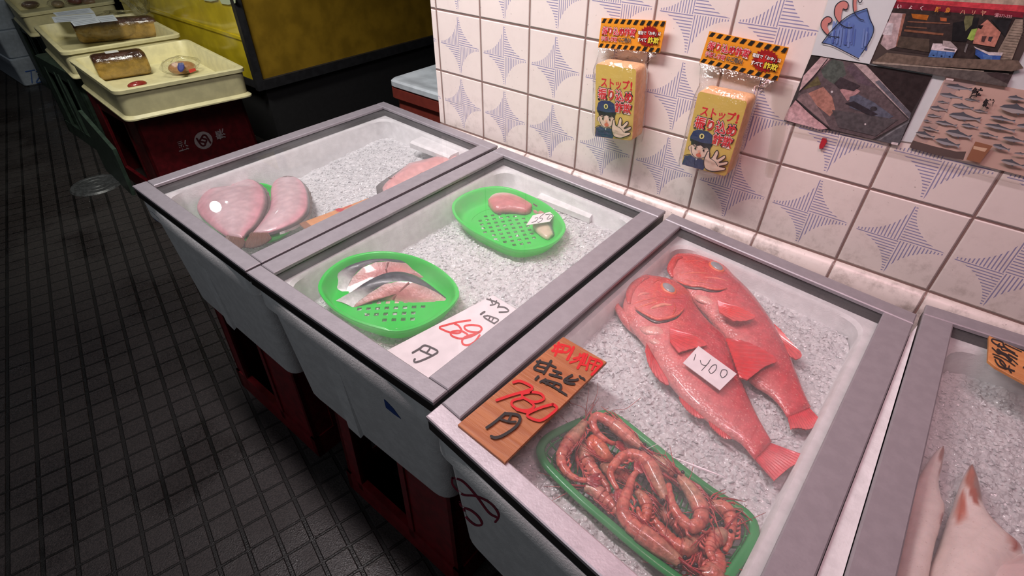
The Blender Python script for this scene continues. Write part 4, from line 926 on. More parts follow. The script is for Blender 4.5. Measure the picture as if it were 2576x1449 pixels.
s_b = squid('squid with reddish brown fins and tip, right of the pale one', [(922, 866), (885, 935), (850, 1030), (832, 1090), (800, 1170), (760, 1290), (700, 1440), (690, 1640), (690, 1800), (720, 1900)], [(938, 866), (962, 935), (978, 1020), (990, 1100), (1030, 1170), (1110, 1255), (1190, 1335), (1120, 1440), (1010, 1640), (980, 1800), (900, 1900)], -.028, .020,
      [(.02, 0, .09, 1.2, (138, 92, 82)), (.10, -.2, .10, .8, (172, 92, 66)), (.15, .45, .10, .6, (150, 112, 100)), (.20, -.05, .05, .45, (166, 82, 60)), (.245, .0, .035, .22, (170, 84, 62)), (.30, -.78, .13, .18, (186, 96, 72)), (.33, .62, .09, .14, (180, 92, 70)), (.42, .66, .07, .2, (176, 90, 72))], 1)
squid('third squid low in the corner of the frame with one brown streak', [(1150, 1330), (1090, 1380), (1010, 1420), (960, 1480), (930, 1580)], [(1165, 1330), (1230, 1350), (1290, 1380), (1330, 1450), (1350, 1580)], -.024, .018, [(.25, -.9, .35, .22, (170, 92, 72)), (.55, -.2, .4, .8, (214, 186, 182))], 1)
# wooden sign on the squid lid
J3 = lambda pts: K(2456, 830, 9.66, pts)
zs = .0085; r = board('wooden_price_sign', 'orange wooden sign with black writing on the squid lid', J3([(318, 140), (1180, 530), (2000, 900), (1900, 1640), (1180, 1280), (470, 890), (290, 740)]), zs, .003, M_wood2)
a_ = Art(flatz(zs)); S = lambda pts, w: a_.stroke(J3(pts), w / 9.66, (44, 36, 36))
for st, w in (([(640, 300), (500, 250), (390, 225), (380, 275), (470, 350), (590, 400)], 40), ([(560, 340), (520, 400), (680, 420)], 44), ([(650, 330), (700, 430), (930, 570)], 44), ([(600, 430), (640, 490), (790, 520), (1000, 645)], 36), ([(385, 440), (450, 500), (530, 580), (610, 580)], 36), ([(520, 490), (600, 560), (720, 620), (830, 745)], 80), ([(780, 600), (980, 715)], 40), ([(840, 700), (1000, 845)], 28), ([(690, 350), (900, 450), (1090, 535)], 26),
              ([(395, 590), (560, 650), (760, 760), (935, 885)], 28), ([(430, 660), (560, 720), (640, 780), (710, 880)], 36), ([(450, 730), (480, 800), (560, 890), (720, 960)], 36), ([(560, 730), (590, 820), (700, 920)], 40), ([(690, 940), (760, 950), (910, 1010)], 40), ([(790, 885), (780, 960), (840, 1050)], 34), ([(1140, 920), (1200, 960)], 40)): S(st, w)
a_.mb.build('lettering', M_paint, r)

# bright reflection on the glass over the shrimp, painted as thin white tubes
b = MB(); b.tube([at(1690, 1149, -.0005), at(1762, 1178, -.0005), at(1828, 1202, -.0005)], [.0003, .0011, .0002], 6, (250, 240, 244)); b.tube([at(1664, 1112, -.0005), at(1626, 1130, -.0005)], .0002, 4, (250, 240, 244)); b.build('painted_streak', M_paint, bpy.data.objects['glass_lid.002'])
# ------------------------------------------------------------------ on the tiled wall: two sponge packs
M_sponge = painted('soft_sponge', .8, .2, 160, .10, .0005, 0, 500)
def quadfn(P, w, h, n):
    P = [Vector(p) for p in P]                                        # TL, TR, BR, BL
    def fn(x, y, e): u, v = x / w, y / h; return P[3].lerp(P[2], u).lerp(P[0].lerp(P[1], u), v) + n * e
    return fn
NW = Vector((0, -1, 0))
def pack(label, hd, sp, z_top, tilt):
    hc = sum((Vector(p) for p in hd), Vector()) / 4
    r = thing('sponge_pack', label, 'packaged sponge', (hc.x, 0, min(p[2] for p in sp) - .004), 'warning sponge packs hanging on the tiles')
    b = MB(); b.prism([Vector(p) for p in hd], (0, .0009, 0), (232, 150, 40)); hdr = b.build('header_card', M_paint, r)
    a = Art(quadfn(hd, 2.45, 1., NW)); bk = (34, 30, 26); og = (236, 152, 38)
    for k in range(10):
        x = .02 + k * .25; a.poly([(x, .84), (min(2.44, x + .13), .84), (min(2.44, x + .20), .985), (x + .07, .985)], bk)
        if k < 9.5: a.poly([(x, .015), (min(2.44, x + .13), .015), (min(2.44, x + .20), .15), (x + .07, .15)], bk)
    st = []
    for k in range(44): rr = (.36 if k % 2 else .29); st.append((1.93 + rr * 1.12 * math.cos(k * math.pi / 22), .50 + rr * 1.0 * math.sin(k * math.pi / 22)))
    a.poly(st, (150, 26, 28)); a.disc(1.93, .52, .22, (188, 40, 34), .17)
    for (t, x, y, s, c1, sx, bo) in (('振り込め詐欺', .11, .49, .27, (206, 40, 62), .82, .02), ('手渡し詐欺', .10, .265, .165, (206, 60, 80), .80, .015), ('にご用心!', .80, .265, .165, (60, 56, 56), .72, .02),
                                     ('電話で「お金」は', 1.52, .555, .125, (250, 246, 240), .86, .015), ('すべて', 1.54, .32, .15, (250, 246, 240), .80, .03), ('詐欺', 1.94, .30, .215, (238, 222, 70), .95, .02)):
        if x > 1.5: a.text(t, x, y, s, (40, 12, 14), bo + .07, sx)
        elif c1[0] > 100: a.text(t, x, y, s, (66, 30, 30), bo + .09, sx); a.text(t, x, y, s, (244, 214, 206), bo + .05, sx)
        else: a.text(t, x, y, s, (150, 130, 110), bo + .05, sx)
        a.text(t, x, y, s, c1, bo, sx)
    o = a.mb.build('header_print', M_paint, hdr)
    # sponge block: rounded slab with the printed yellow face
    P = [Vector(p) for p in sp]; q = [P[3], P[0], P[1], P[2]]; dep = .030
    def loop(ins, y, rad):
        Q2 = [(p.x, p.z) for p in q]; c = sum((Vector(p) for p in Q2), Vector((0, 0))) / 4
        q3 = [Vector((p[0], p[1])).lerp(c, ins).to_3d() for p in Q2]
        return [Vector((x, y, z)) for x, z, _ in rloop(q3, rad, 5, 0)]
    y0 = P[0].y; b = MB()
    b.loft([loop(.05, y0 + dep, .006), loop(0, y0 + dep - .002, .007), loop(0, y0 + .002, .007), loop(.012, y0 + .0006, .0065), loop(.03, y0, .006)], (230, 178, 134), True, True, True); blk = b.build('sponge_block', M_sponge, r, 40)
    a = Art(quadfn(sp, 1., 1.62, NW)); yl = (216, 188, 98); a.poly([(x, y) for x, y in [(.05, .02), (.95, .02), (.985, .06), (.985, 1.56), (.95, 1.60), (.05, 1.60), (.015, 1.56), (.015, .06)]], yl)
    navy, skin, ol = (52, 66, 104), (240, 212, 190), (58, 46, 44)
    a.text('ストップ', .14, 1.16, .215, (214, 46, 58), .035, .82); a.text('!', .86, 1.15, .24, (214, 46, 58), .04)
    # plain cartoon police officer holding up a hand
    a.poly([(.02, .02), (.50, .02), (.52, .12), (.46, .24), (.30, .27), (.14, .27), (.04, .22)], navy); a.stroke([(.02, .22), (.12, .28), (.30, .28)], .012, ol)
    a.stroke([(.28, .20), (.29, .06)], .010, (34, 44, 72)); a.poly([(.26, .30), (.30, .19), (.36, .30)], (226, 226, 230))
    a.disc(.315, .42, .20, skin, .185); a.disc(.115, .43, .045, skin, .055); a.stroke([(.10, .38), (.08, .44), (.11, .49)], .012, ol)
    a.stroke([(.13, .46), (.16, .36), (.22, .28), (.31, .245), (.40, .27), (.47, .33), (.51, .42)], .014, ol)
    a.poly([(.10, .60), (.12, .50), (.20, .53), (.24, .50), (.32, .54), (.40, .50), (.46, .53), (.53, .46), (.54, .60)], (44, 40, 44))
    a.poly([(.08, .58), (.06, .66), (.10, .80), (.18, .85), (.40, .86), (.50, .81), (.53, .68), (.53, .57), (.32, .54)], navy); a.poly([(.08, .58), (.07, .63), (.32, .60), (.56, .63), (.55, .57), (.32, .54)], (34, 34, 40))
    for t, x, y, s in (('振り込め', .09, .90, .255), ('詐欺', .53, .655, .235)):
        a.text(t, x, y, s, (60, 46, 50), .12, .85); a.text(t, x, y, s, (246, 214, 208), .07, .85); a.text(t, x, y, s, (220, 54, 62), .022, .85)
    a.disc(.30, .735, .052, (232, 222, 140), .058); a.disc(.30, .735, .022, (40, 40, 36), .034)
    a.disc(.23, .45, .020, (36, 30, 30), .024); a.disc(.41, .45, .020, (36, 30, 30), .024); a.stroke([(.16, .515), (.26, .49)], .014, ol); a.stroke([(.37, .49), (.47, .52)], .014, ol)
    a.disc(.32, .40, .025, (244, 180, 150), .03); a.disc(.33, .325, .055, (226, 120, 92), .04)
    hand = [(.52, .10), (.60, .06), (.72, .06), (.86, .12), (.94, .17), (.93, .21), (.80, .20), (.92, .27), (.96, .32), (.93, .35), (.78, .28), (.86, .38), (.88, .44), (.84, .46), (.72, .34), (.72, .46), (.70, .52), (.66, .51), (.62, .36), (.58, .33), (.55, .40), (.54, .46), (.50, .46), (.48, .36), (.47, .24)]
    a.poly([(x * 1.0, y) for x, y in hand], skin); a.stroke(hand, .020, ol, True); a.stroke([(.60, .32), (.70, .28), (.78, .20)], .012, ol)
    a.mb.build('sponge_print', M_paint, blk)
    # clear bag hanging from the card: flat at the top, wrapped round the block below
    b = MB(); T = [Vector(hd[3]), Vector(hd[2])]; rings = []
    w0 = (P[3] - P[2]).length
    for f in (0, .12, .3, .55, .8, 1):
        c = (T[0] + T[1]) / 2; c = c.lerp((P[0] + P[1]) / 2 + Vector((0, .012, .004)), f); hw = (T[1] - T[0]).length / 2 * (1 - f) + (w0 / 2 + .004) * f; dp = .0012 + f * f * .0165
        ax = ((T[1] - T[0]).normalized() * (1 - f) + (P[1] - P[0]).normalized() * f).normalized(); rings.append([c + ax * (hw * math.cos(k * math.pi / 12)) + Vector((0, dp * math.sin(k * math.pi / 12) + (.0010 * math.sin(k * 3 + f * 9) if 0 < f < 1 else 0), .0022 * math.sin(k * 2.1 + f * 5) * (1 if 0 < f < 1 else 0))) for k in range(24)])
    for f in (.1, .5, .96, 1.03):
        c = ((P[0] + P[1]) / 2).lerp((P[3] + P[2]) / 2, f) + Vector((0, .012, 0)); ax = (P[1] - P[0]).normalized(); k_ = .72 if f > 1 else 1
        rings.append([c + ax * ((w0 / 2 + .0045) * max(-1, min(1, 1.25 * math.cos(k * math.pi / 12)))) + Vector((0, .0175 * k_ * max(-1, min(1, 1.25 * math.sin(k * math.pi / 12))), 0)) for k in range(24)])
    b.loft(rings); b.build('clear_bag', M_film, r, True)
    return r
pack('smaller looking sponge pack with orange striped header, left of the two on the tiles', [(.3298, -.012, .2321), (.4216, -.012, .2410), (.4205, -.012, .2038), (.3289, -.012, .1952)], [(.3407, -.035, .1822), (.4033, -.035, .1862), (.4125, -.035, .0901), (.3509, -.035, .0802)], .19, 0)
pack('sponge pack with orange striped header nearest the taped photographs', [(.4783, -.012, .2375), (.5706, -.012, .2343), (.5693, -.012, .1981), (.4744, -.012, .2015)], [(.4889, -.035, .1766), (.5506, -.035, .1776), (.5496, -.035, .0794), (.4874, -.035, .0778)], .19, 0)

# ------------------------------------------------------------------ papers taped to the tiles
M_sheet = plain('white_paper', (206, 212, 212), .6, 0, .3, 50, .02)
def sheet(name, label, px, y, cat, mat=None, col=(206, 212, 212)):
    P = [aty(p[0], p[1], y) for p in px]; c = sum(P, Vector()) / len(P); r = thing(name, label, cat, (c.x, 0, min(p.z for p in P)))
    b = MB(); b.prism(P, (0, .0006, 0), col); b.build('paper', mat or M_paint, r); return r, Art(lambda u, v, h: aty(u, v, y) + NW * h, .00004)
sheet('backing_sheet', 'blank pale backing sheet showing between the photographs', [(2150, -110), (2062, 132), (2250, 352), (2312, 361), (2700, 440), (2700, -110)], -.0012, 'paper sheet', M_sheet)
P6 = lambda pts: K(1960, 0, 8.523, pts); Q6 = lambda pts: K(1900, 0, 3.623, pts); R6 = lambda pts: K(2240, 0, 7.625, pts)
r, a = sheet('drawing', 'child like drawing of a blue shape with curling pink arms on pale paper', P6([(1390, -1100), (690, 1170), (1935, 1372), (2900, -900)]), -.0032, 'drawing')
bl, dk, pk_ = (96, 122, 178), (40, 42, 52), (196, 128, 120)
a.poly(P6([(930, 915), (1290, 490), (1620, 270), (1890, 175), (1960, 400), (2035, 590), (1990, 760), (1880, 1000), (1710, 1245), (1400, 1090), (1130, 960)]), bl)
for k in range(26):
    u = rnd.random(); x0, y0 = 1080 + u * 780, 980 + u * 160; a.stroke(P6([(x0 + 20, y0 - rnd.uniform(60, 200)), (x0 + 60, max(330, y0 - 300 - rnd.uniform(0, 280)))]), rnd.uniform(3, 6), mixc((76, 98, 164), (132, 156, 200), rnd.random()))
for arm in ([(1040, 740), (960, 660), (905, 560), (910, 470), (980, 380), (1060, 352), (1130, 390), (1130, 460), (1060, 500), (1035, 560), (1080, 680)], [(1290, 480), (1220, 380), (1190, 270), (1215, 130), (1300, 40), (1400, 15), (1480, 60), (1480, 160), (1430, 200), (1370, 180), (1340, 300), (1330, 430)], [(1610, 260), (1590, 130), (1590, -120), (1700, -130), (1660, 40), (1670, 200)]):
    a.poly(P6(arm), pk_)
for st in ([(1290, 790), (1150, 780), (1040, 740), (950, 650), (905, 560), (915, 460), (990, 372), (1065, 352), (1135, 395), (1125, 470), (1060, 500)], [(1570, 580), (1450, 580), (1310, 500), (1215, 370), (1190, 260), (1220, 120), (1310, 35), (1410, 15), (1485, 70), (1480, 165), (1440, 205), (1385, 185)], [(1820, 430), (1720, 390), (1620, 270), (1590, 130), (1595, -120)], [(1700, 0), (1720, 45), (1760, 45), (1785, 0)],
           [(925, 915), (1090, 700), (1290, 490), (1460, 355), (1620, 270), (1890, 172)], [(1890, 172), (1950, 400), (2030, 570), (2015, 730), (1900, 960), (1760, 1165)], [(925, 915), (1130, 960), (1400, 1090), (1710, 1250)]): a.stroke(P6(st), 2.2, dk)
a.mb.build('drawing_ink', M_paint, r)
# photograph of a shop front
M_photo = painted('photo_gloss', .4, .4, 260, .30, 0, 0)
r, a = sheet('shop_photograph', 'photograph of a shop front under a red awning with blue crates', [(2292, -80), (2187.5, 157.5), (2532, 218), (2680, -80)], -.0024, 'photograph', None, (74, 64, 60))
f = lambda pts, c: a.poly(R6(pts), c)
f([(140, -300), (90, 0), (2565, 130), (2700, -300)], (176, 158, 140)); f([(100, -40), (90, 25), (2565, 235), (2600, 110)], (196, 66, 74)); f([(90, 30), (40, 150), (2540, 340), (2565, 240)], (122, 36, 50))
f([(40, 150), (-30, 400), (-150, 800), (0, 960), (1500, 1160), (2300, 1160), (2540, 340)], (58, 50, 48)); f([(20, 245), (-60, 480), (-190, 840), (-60, 960), (100, 900), (230, 420), (290, 260)], (186, 166, 166)); f([(235, 265), (300, 262), (150, 850), (100, 900)], (150, 104, 88))
f([(-120, 420), (60, 450), (20, 680), (-170, 660)], (206, 200, 202))
f([(400, 260), (740, 290), (700, 390), (430, 350)], (176, 104, 40)); f([(950, 330), (1080, 345), (1080, 410), (960, 400)], (166, 92, 56)); f([(330, 400), (1150, 440), (1140, 465), (330, 425)], (120, 84, 66)); f([(270, 560), (1020, 640), (1010, 680), (260, 600)], (130, 88, 66)); f([(300, 500), (700, 525), (700, 550), (300, 525)], (110, 80, 64))
f([(170, 690), (750, 750), (750, 1000), (120, 900)], (82, 72, 62)); f([(1200, 440), (1700, 330), (1650, 560), (1450, 800), (1180, 780)], (32, 32, 34)); f([(1440, 300), (1600, 300), (1560, 480), (1440, 600), (1410, 400)], (106, 108, 74)); f([(1560, 560), (1670, 540), (1600, 760), (1550, 775), (1470, 740)], (148, 178, 84)); f([(1460, 830), (1500, 840), (1440, 1010), (1410, 990)], (110, 108, 106))
f([(1700, 500), (1860, 370), (2120, 620), (2000, 900), (1580, 830), (1640, 620)], (186, 128, 110)); f([(1760, 690), (1850, 690), (1800, 810), (1740, 790)], (84, 62, 60)); f([(1890, 700), (1970, 700), (1930, 800), (1870, 780)], (66, 58, 62)); f([(1690, 480), (1790, 480), (1740, 555), (1680, 530)], (24, 22, 24))
f([(1930, 370), (2330, 360), (2200, 700), (2120, 600)], (40, 40, 42)); f([(2400, 360), (2540, 370), (2540, 600), (2330, 1140), (2080, 1140), (2060, 980)], (150, 138, 122))
for k in range(14): y = 420 + k * 50; x0 = 2400 - (y - 360) * .45; a.stroke(R6([(x0, y), (x0 + 300 - k * 6, y + 26)]), .9, (116, 106, 94))
f([(820, 825), (1000, 830), (1010, 880), (1290, 930), (1250, 1000), (780, 950)], (214, 204, 206)); f([(780, 955), (1245, 1000), (1190, 1110), (730, 1085)], (82, 118, 172)); f([(1010, 770), (1160, 790), (1290, 920), (1010, 880)], (168, 158, 156)); f([(1040, 920), (1240, 945), (1235, 975), (1030, 950)], (90, 84, 90))
for k in range(3): a.disc(*R6([(830 + k * 155, 1055 + k * 12)])[0], 2.6, (28, 40, 74), 1.8); a.stroke(R6([(910 + k * 150, 970 + k * 12), (890 + k * 150, 1095)]), .9, (56, 88, 140))
f([(1600, 880), (1880, 990), (2160, 1000), (2140, 1060), (1900, 1050), (1640, 920)], (206, 200, 200)); f([(1640, 930), (1900, 1050), (2130, 1060), (2080, 1200), (1830, 1190), (1630, 1040)], (58, 92, 160)); f([(1780, 1030), (1960, 1070), (1940, 1190), (1790, 1150)], (82, 120, 180))
f([(-60, 1000), (700, 1090), (2450, 1150), (2560, 1300), (2330, 1360), (-330, 1180)], (112, 98, 86)); f([(-330, 1170), (1800, 1350), (1790, 1385), (-340, 1210)], (158, 146, 132)); f([(-350, 1215), (2280, 1400), (2240, 1660), (-400, 1205)], (96, 90, 86)); f([(1850, 1400), (2050, 1370), (2320, 1440), (2260, 1600), (1900, 1440)], (70, 60, 60))
for t, x, y, s, c in (('い', 120, 150, 100, (236, 220, 220)), ('よ', 350, 160, 80, (226, 206, 206)), ('く', 550, 180, 100, (226, 214, 214)), ('鮮', 850, 210, 110, (216, 140, 60)), ('魚', 1045, 222, 110, (216, 140, 60)), ('ハ', 1330, 255, 110, (214, 160, 130)), ('リ', 1540, 265, 100, (214, 160, 130)), ('ヤ', 1715, 280, 120, (214, 160, 130)), ('☎371-335', 1990, 305, 78, (206, 150, 156))):
    o = R6([(x, y)])[0]; s = s / 7.625; vs, fs = text_mesh(t, .02)
    a.mb.add([a.fn(o[0] + v[0] * s * .95 - v[1] * s * -.30, o[1] + v[0] * s * .10 - v[1] * s, a.h) for v in vs], fs, c); a.up()
a.mb.build('photo_print', M_photo, r)
# photograph of fish lying in a lidded box
r, a = sheet('fish_photograph', 'dark photograph of fish in a glass lidded box, tilted corner to corner', [(2040.8, 138), (2345.8, 190.5), (2261.6, 365.7), (1972, 304)], -.0021, 'photograph', None, (62, 58, 58))
f = lambda pts, c: a.poly(Q6(pts), c)
f([(510, 500), (600, 515), (440, 690)], (50, 46, 44)); f([(600, 518), (690, 530), (400, 830), (440, 690)], (196, 168, 168)); f([(1010, 590), (1612, 692), (1420, 1030), (1130, 730)], (50, 42, 42)); f([(890, 570), (1010, 592), (1420, 1030), (1400, 1080)], (176, 158, 156)); f([(1130, 730), (1420, 1030), (1405, 1080), (1090, 745)], (100, 100, 108))
f([(690, 530), (890, 570), (1390, 1090), (1070, 1270), (680, 1175), (380, 905), (400, 840)], (98, 86, 88)); f([(600, 640), (700, 540), (800, 560), (830, 680), (720, 770), (620, 700)], (84, 92, 86)); f([(830, 620), (880, 575), (1000, 700), (1100, 800), (940, 760)], (96, 82, 90)); f([(430, 820), (570, 690), (600, 770), (520, 790)], (104, 96, 66))
f([(480, 850), (620, 790), (700, 880), (730, 1000), (680, 1060), (560, 960)], (170, 122, 108)); f([(420, 860), (480, 840), (620, 1050), (680, 1160), (380, 905)], (132, 112, 112)); f([(770, 820), (860, 770), (960, 830), (840, 920)], (176, 136, 136)); f([(860, 880), (940, 860), (1080, 930), (1260, 1060), (1180, 1100), (980, 1020), (860, 980)], (92, 96, 110)); f([(720, 760), (780, 700), (960, 780), (900, 830), (760, 800)], (66, 58, 62)); f([(700, 1000), (1000, 1040), (1300, 1090), (1100, 1240), (760, 1160)], (84, 80, 82)); f([(820, 940), (900, 920), (1120, 1040), (1060, 1060)], (54, 50, 56))
a.disc(*Q6([(1080, 990)])[0], 9, (58, 56, 60), 6); a.disc(*Q6([(700, 835)])[0], 3, (196, 190, 190)); a.disc(*Q6([(1003, 1130)])[0], 2.4, (214, 206, 206))
f([(370, 910), (660, 1170), (590, 1180), (300, 1000), (262, 1090)], (196, 158, 160)); a.stroke(Q6([(372, 908), (520, 1050), (690, 1180)]), 2.4, (42, 34, 38)); a.stroke(Q6([(408, 832), (540, 690), (660, 535)]), 2.0, (40, 36, 38)); f([(262, 1090), (300, 1000), (590, 1180), (520, 1160)], (204, 168, 170)); f([(1390, 1100), (1420, 1060), (1310, 1322), (1100, 1275)], (92, 92, 96)); a.stroke(Q6([(1130, 1275), (1260, 1190), (1400, 1110)]), 3, (126, 128, 130)); f([(1245, 1290), (1305, 1300), (1298, 1322), (1238, 1310)], (226, 214, 214))
a.mb.build('photo_print', M_photo, r)
# poster of salmon and trout
T6 = lambda pts: K(2276, 180, 5.367, pts)
r, a = sheet('salmon_poster', 'beige poster with rows of painted fish and brush lettering', [(2381, 190), (2288, 370), (2576, 443), (2700, 474), (2760, 262)], -.0021, 'poster', None, (196, 166, 152))
f = lambda pts, c: a.poly(T6(pts), c)
f([(565, 55), (955, 130), (955, 190), (700, 260), (470, 310)], (168, 146, 140)); f([(110, 930), (400, 1010), (700, 1080), (830, 1080), (790, 1195), (400, 1120), (62, 1025)], (92, 78, 74)); f([(470, 310), (700, 250), (480, 700), (300, 960), (110, 930)], (178, 152, 142))
def pfish(x0, y0, x1, y1, w, dark, pale):
    d = Vector((x1 - x0, y1 - y0)); n = Vector((-d.y, d.x)).normalized() * w
    p = lambda t, s: (x0 + d.x * t + n.x * s, y0 + d.y * t + n.y * s)
    f([p(0, .1), p(.12, -.55), p(.35, -.95), p(.6, -.7), p(.84, -.25), p(1, -.75), p(.96, 0), p(1, .75), p(.84, .25), p(.6, .6), p(.35, .9), p(.12, .6)], pale)
    f([p(0, .1), p(.12, -.55), p(.35, -.95), p(.42, -1.3), p(.52, -.8), p(.6, -.7), p(.84, -.25), p(1, -.75), p(.95, -.1), p(.80, -.02), p(.5, -.1), p(.2, 0)], dark); f([p(.45, .75), p(.52, 1.15), p(.55, .6)], dark)
for x0, y0, x1, y1, w in ((555, 185, 915, 245, 36), (470, 300, 785, 360, 34), (805, 365, 1015, 400, 18), (440, 400, 605, 425, 16), (640, 440, 935, 500, 34), (340, 475, 585, 525, 34), (930, 515, 1125, 550, 20), (300, 580, 495, 610, 20), (595, 570, 1035, 650, 52), (255, 650, 365, 675, 14), (415, 665, 715, 730, 30), (765, 705, 1000, 755, 26), (235, 740, 465, 800, 24), (150, 815, 410, 890, 42), (555, 795, 910, 885, 50), (1000, 820, 1265, 880, 26), (415, 905, 750, 1000, 46), (1155, 595, 1500, 665, 30), (1080, 700, 1500, 795, 34), (1390, 335, 1650, 370, 34), (1280, 460, 1800, 560, 66), (1320, 880, 1640, 940, 36), (1190, 975, 1425, 1050, 34), (1300, 1180, 1620, 1270, 40), (1470, 1085, 1700, 1110, 16), (1510, 710, 1760, 740, 30)):
    pfish(x0, y0, x1, y1, w, (86, 88, 94), mixc((150, 150, 154), (168, 160, 156), rnd.random()))
f([(960, 930), (1190, 990), (1020, 1220), (835, 1175)], (146, 100, 74)); f([(935, 990), (1120, 1025), (1085, 1070), (930, 1030)], (208, 176, 146))
for t, x, y in (('鮭', 880, 330), ('鱒', 1030, 480)):
    vs, fs = text_mesh(t, .035); o = T6([(x, y)])[0]; s = 148 / 5.367; a.mb.add([a.fn(o[0] + (v[0] + v[1] * .38) * s, o[1] + v[0] * s * .08 - v[1] * s, a.h) for v in vs], fs, (36, 32, 34)); a.up()
f([(570, 75), (670, 90), (660, 115), (560, 100)], (214, 196, 190))
a.mb.build('poster_print', M_paint, r)
# clear tape that holds the corner of the pictures
M_tape = clear('clear_tape', (250, 249, 247), 1.2, .2, 1.45, .05)
for lab, px in (('strip of clear tape at the left edge of the fish photograph', [(1940, 200), (1996, 214), (1972, 350), (1944, 440), (1925, 436), (1942, 330)]), ('long strip of clear tape below the fish photograph and the salmon poster', [(1985, 318), (2265, 372), (2576, 452), (2574, 468), (2255, 388), (1988, 332)])):
    P = [aty(p[0], p[1], -.0036 if 'long' in lab else -.0034) for p in px]; b = MB(); b.prism(P, (0, .0001, 0)); c = sum(P, Vector()) / len(P); tag(b.build('tape_strip', M_tape, None, False, (c.x, 0, c.z)), lab, 'clear tape')
P = [aty(p[0], p[1], -.003) for p in K(1960, 280, 6.44, [(700, 430), (760, 440), (770, 500), (710, 600), (650, 610), (650, 560)])]; b = MB(); b.prism(P, (0, .002, 0), (176, 40, 52)); tag(b.build('torn_scrap', M_paint, None, False, P[0]), 'tiny torn red and pink scrap stuck on the tiles below the fish photograph', 'scrap')
# ------------------------------------------------------------------ crates under the boxes
def crate(label, x0, x1, y0, y1, z0, z1, mat, name='plastic_crate', win=((.14, .60),), logo=False, group='stacked plastic crates', flare=.010):
    """crate turned upside down: closed top, flared rim on the floor, a window cut in each side"""
    c = ((x0 + x1) / 2, (y0 + y1) / 2, z0); r = thing(name, label, 'crate', c, group); b = MB(); t = .008; H = z1 - z0
    def P(x, y, z):
        k = flare * (z1 - z) / H; return (c[0] + (x - c[0]) * (1 + k * 2 / (x1 - x0)), c[1] + (y - c[1]) * (1 + k * 2 / (y1 - y0)), z)
    def slab(ax, at_, a0, a1, za, zb, sgn, th=t):                     # a piece of one side wall
        q = []
        for z in (za, zb):
            for w in (a0, a1):
                for o in (0, -th * sgn): q.append(P(*((w, at_ + o, z) if ax == 'x' else (at_ + o, w, z))))
        b.add(q, [(0, 2, 6, 4), (1, 5, 7, 3), (0, 4, 5, 1), (2, 3, 7, 6), (4, 6, 7, 5), (0, 1, 3, 2)])
    for ax, at_, a0, a1, sg in (('x', y0, x0, x1, -1), ('x', y1, x0, x1, 1), ('y', x0, y0, y1, -1), ('y', x1, y0, y1, 1)):
        L = a1 - a0; ws = () if (logo and ax == 'y') else win
        slab(ax, at_ + sg * .003, a0 - .003, a1 + .003, z0, z0 + .05 * (H / .3), sg, .012); slab(ax, at_, a0, a1, z1 - .045, z1, sg)
        prev = a0
        for u0, u1 in ws: slab(ax, at_, prev, a0 + L * u0, z0 + .05, z1 - .045, sg); prev = a0 + L * u1
        slab(ax, at_, prev, a1, z0 + .05, z1 - .045, sg)
        for u0, u1 in ws:
            for e in (u0, u1): slab(ax, at_ + sg * .003, a0 + L * e - .006, a0 + L * e + .006, z0 + .03, z1 - .03, sg, .004)
    b.box((x0 + t, y0 + t, z1 - t), (x1 - t, y1 - t, z1)); b.build('crate_body', mat, r); return r
crate('dark red crate with a big window below the flatfish box and the basket box', -.235, .035, -.440, -.085, FZ, -.2156, M_crate, 'plastic_crate', ((.13, .62),), False, 'dark red crates carrying the fish boxes')
crate('dark red crate with a big window below the front corner of the basket box', .158, .420, -.440, -.085, FZ, -.2156, M_crate, 'plastic_crate', ((.13, .62),), False, 'dark red crates carrying the fish boxes')
crate('dark red crate in the dark below the red fish box', .520, .790, -.440, -.085, FZ, -.2156, M_crate, 'plastic_crate', ((.13, .62),), False, 'dark red crates carrying the fish boxes')
crate('dark red crate below the squid box', .880, 1.15, -.440, -.085, FZ, -.2156, M_crate, 'plastic_crate', ((.13, .62),), False, 'dark red crates carrying the fish boxes')
# marks on the foam boxes: red scrawl, blue tape
def facefn(i, du0):
    from mathutils.bvhtree import BVHTree
    bv = BVHTree.FromPolygons(*BODYV[i])
    def fn(u, v, h):                                                  # ink lies on the box's own surface
        d = ray(u, v).normalized(); p_, n_, _i, _d = bv.ray_cast(CAM, d)
        if p_ is None: return aty(u, v, -.47)
        if n_.dot(d) > 0: n_ = -n_
        return p_ + n_ * (h + .0004)
    return BOXES[i][0], fn
r_, fn = facefn(2, 0); a = Art(fn); L3 = lambda pts: K(860, 1040, 3.542, pts)
for st in ([(985, 575), (1075, 600), (1190, 720), (1310, 880), (1390, 930), (1370, 960)], [(985, 575), (990, 640), (1080, 720), (1200, 735), (1330, 800), (1400, 900), (1370, 965)], [(1050, 790), (1070, 830), (1150, 860), (1220, 920), (1250, 985), (1190, 990), (1110, 920), (1090, 850)]): a.stroke(L3(st), 5.5, (132, 34, 58))
a.mb.build('red_scrawl', M_foamink, r_)
r_, fn = facefn(1, 0); a = Art(fn); a.poly(K(560, 760, 3.622, [(1470, 880), (1500, 905), (1560, 970), (1630, 1065), (1570, 1025), (1490, 960)]), (24, 66, 140)); a.mb.build('blue_tape', M_paint, r_)
r_, fn = facefn(0, 0); a = Art(fn); a.poly(K(333, 384, 3.788, [(165, 552), (190, 566), (262, 637), (270, 675), (222, 645), (188, 612)]), (24, 66, 150)); a.mb.build('blue_tape', M_paint, r_)
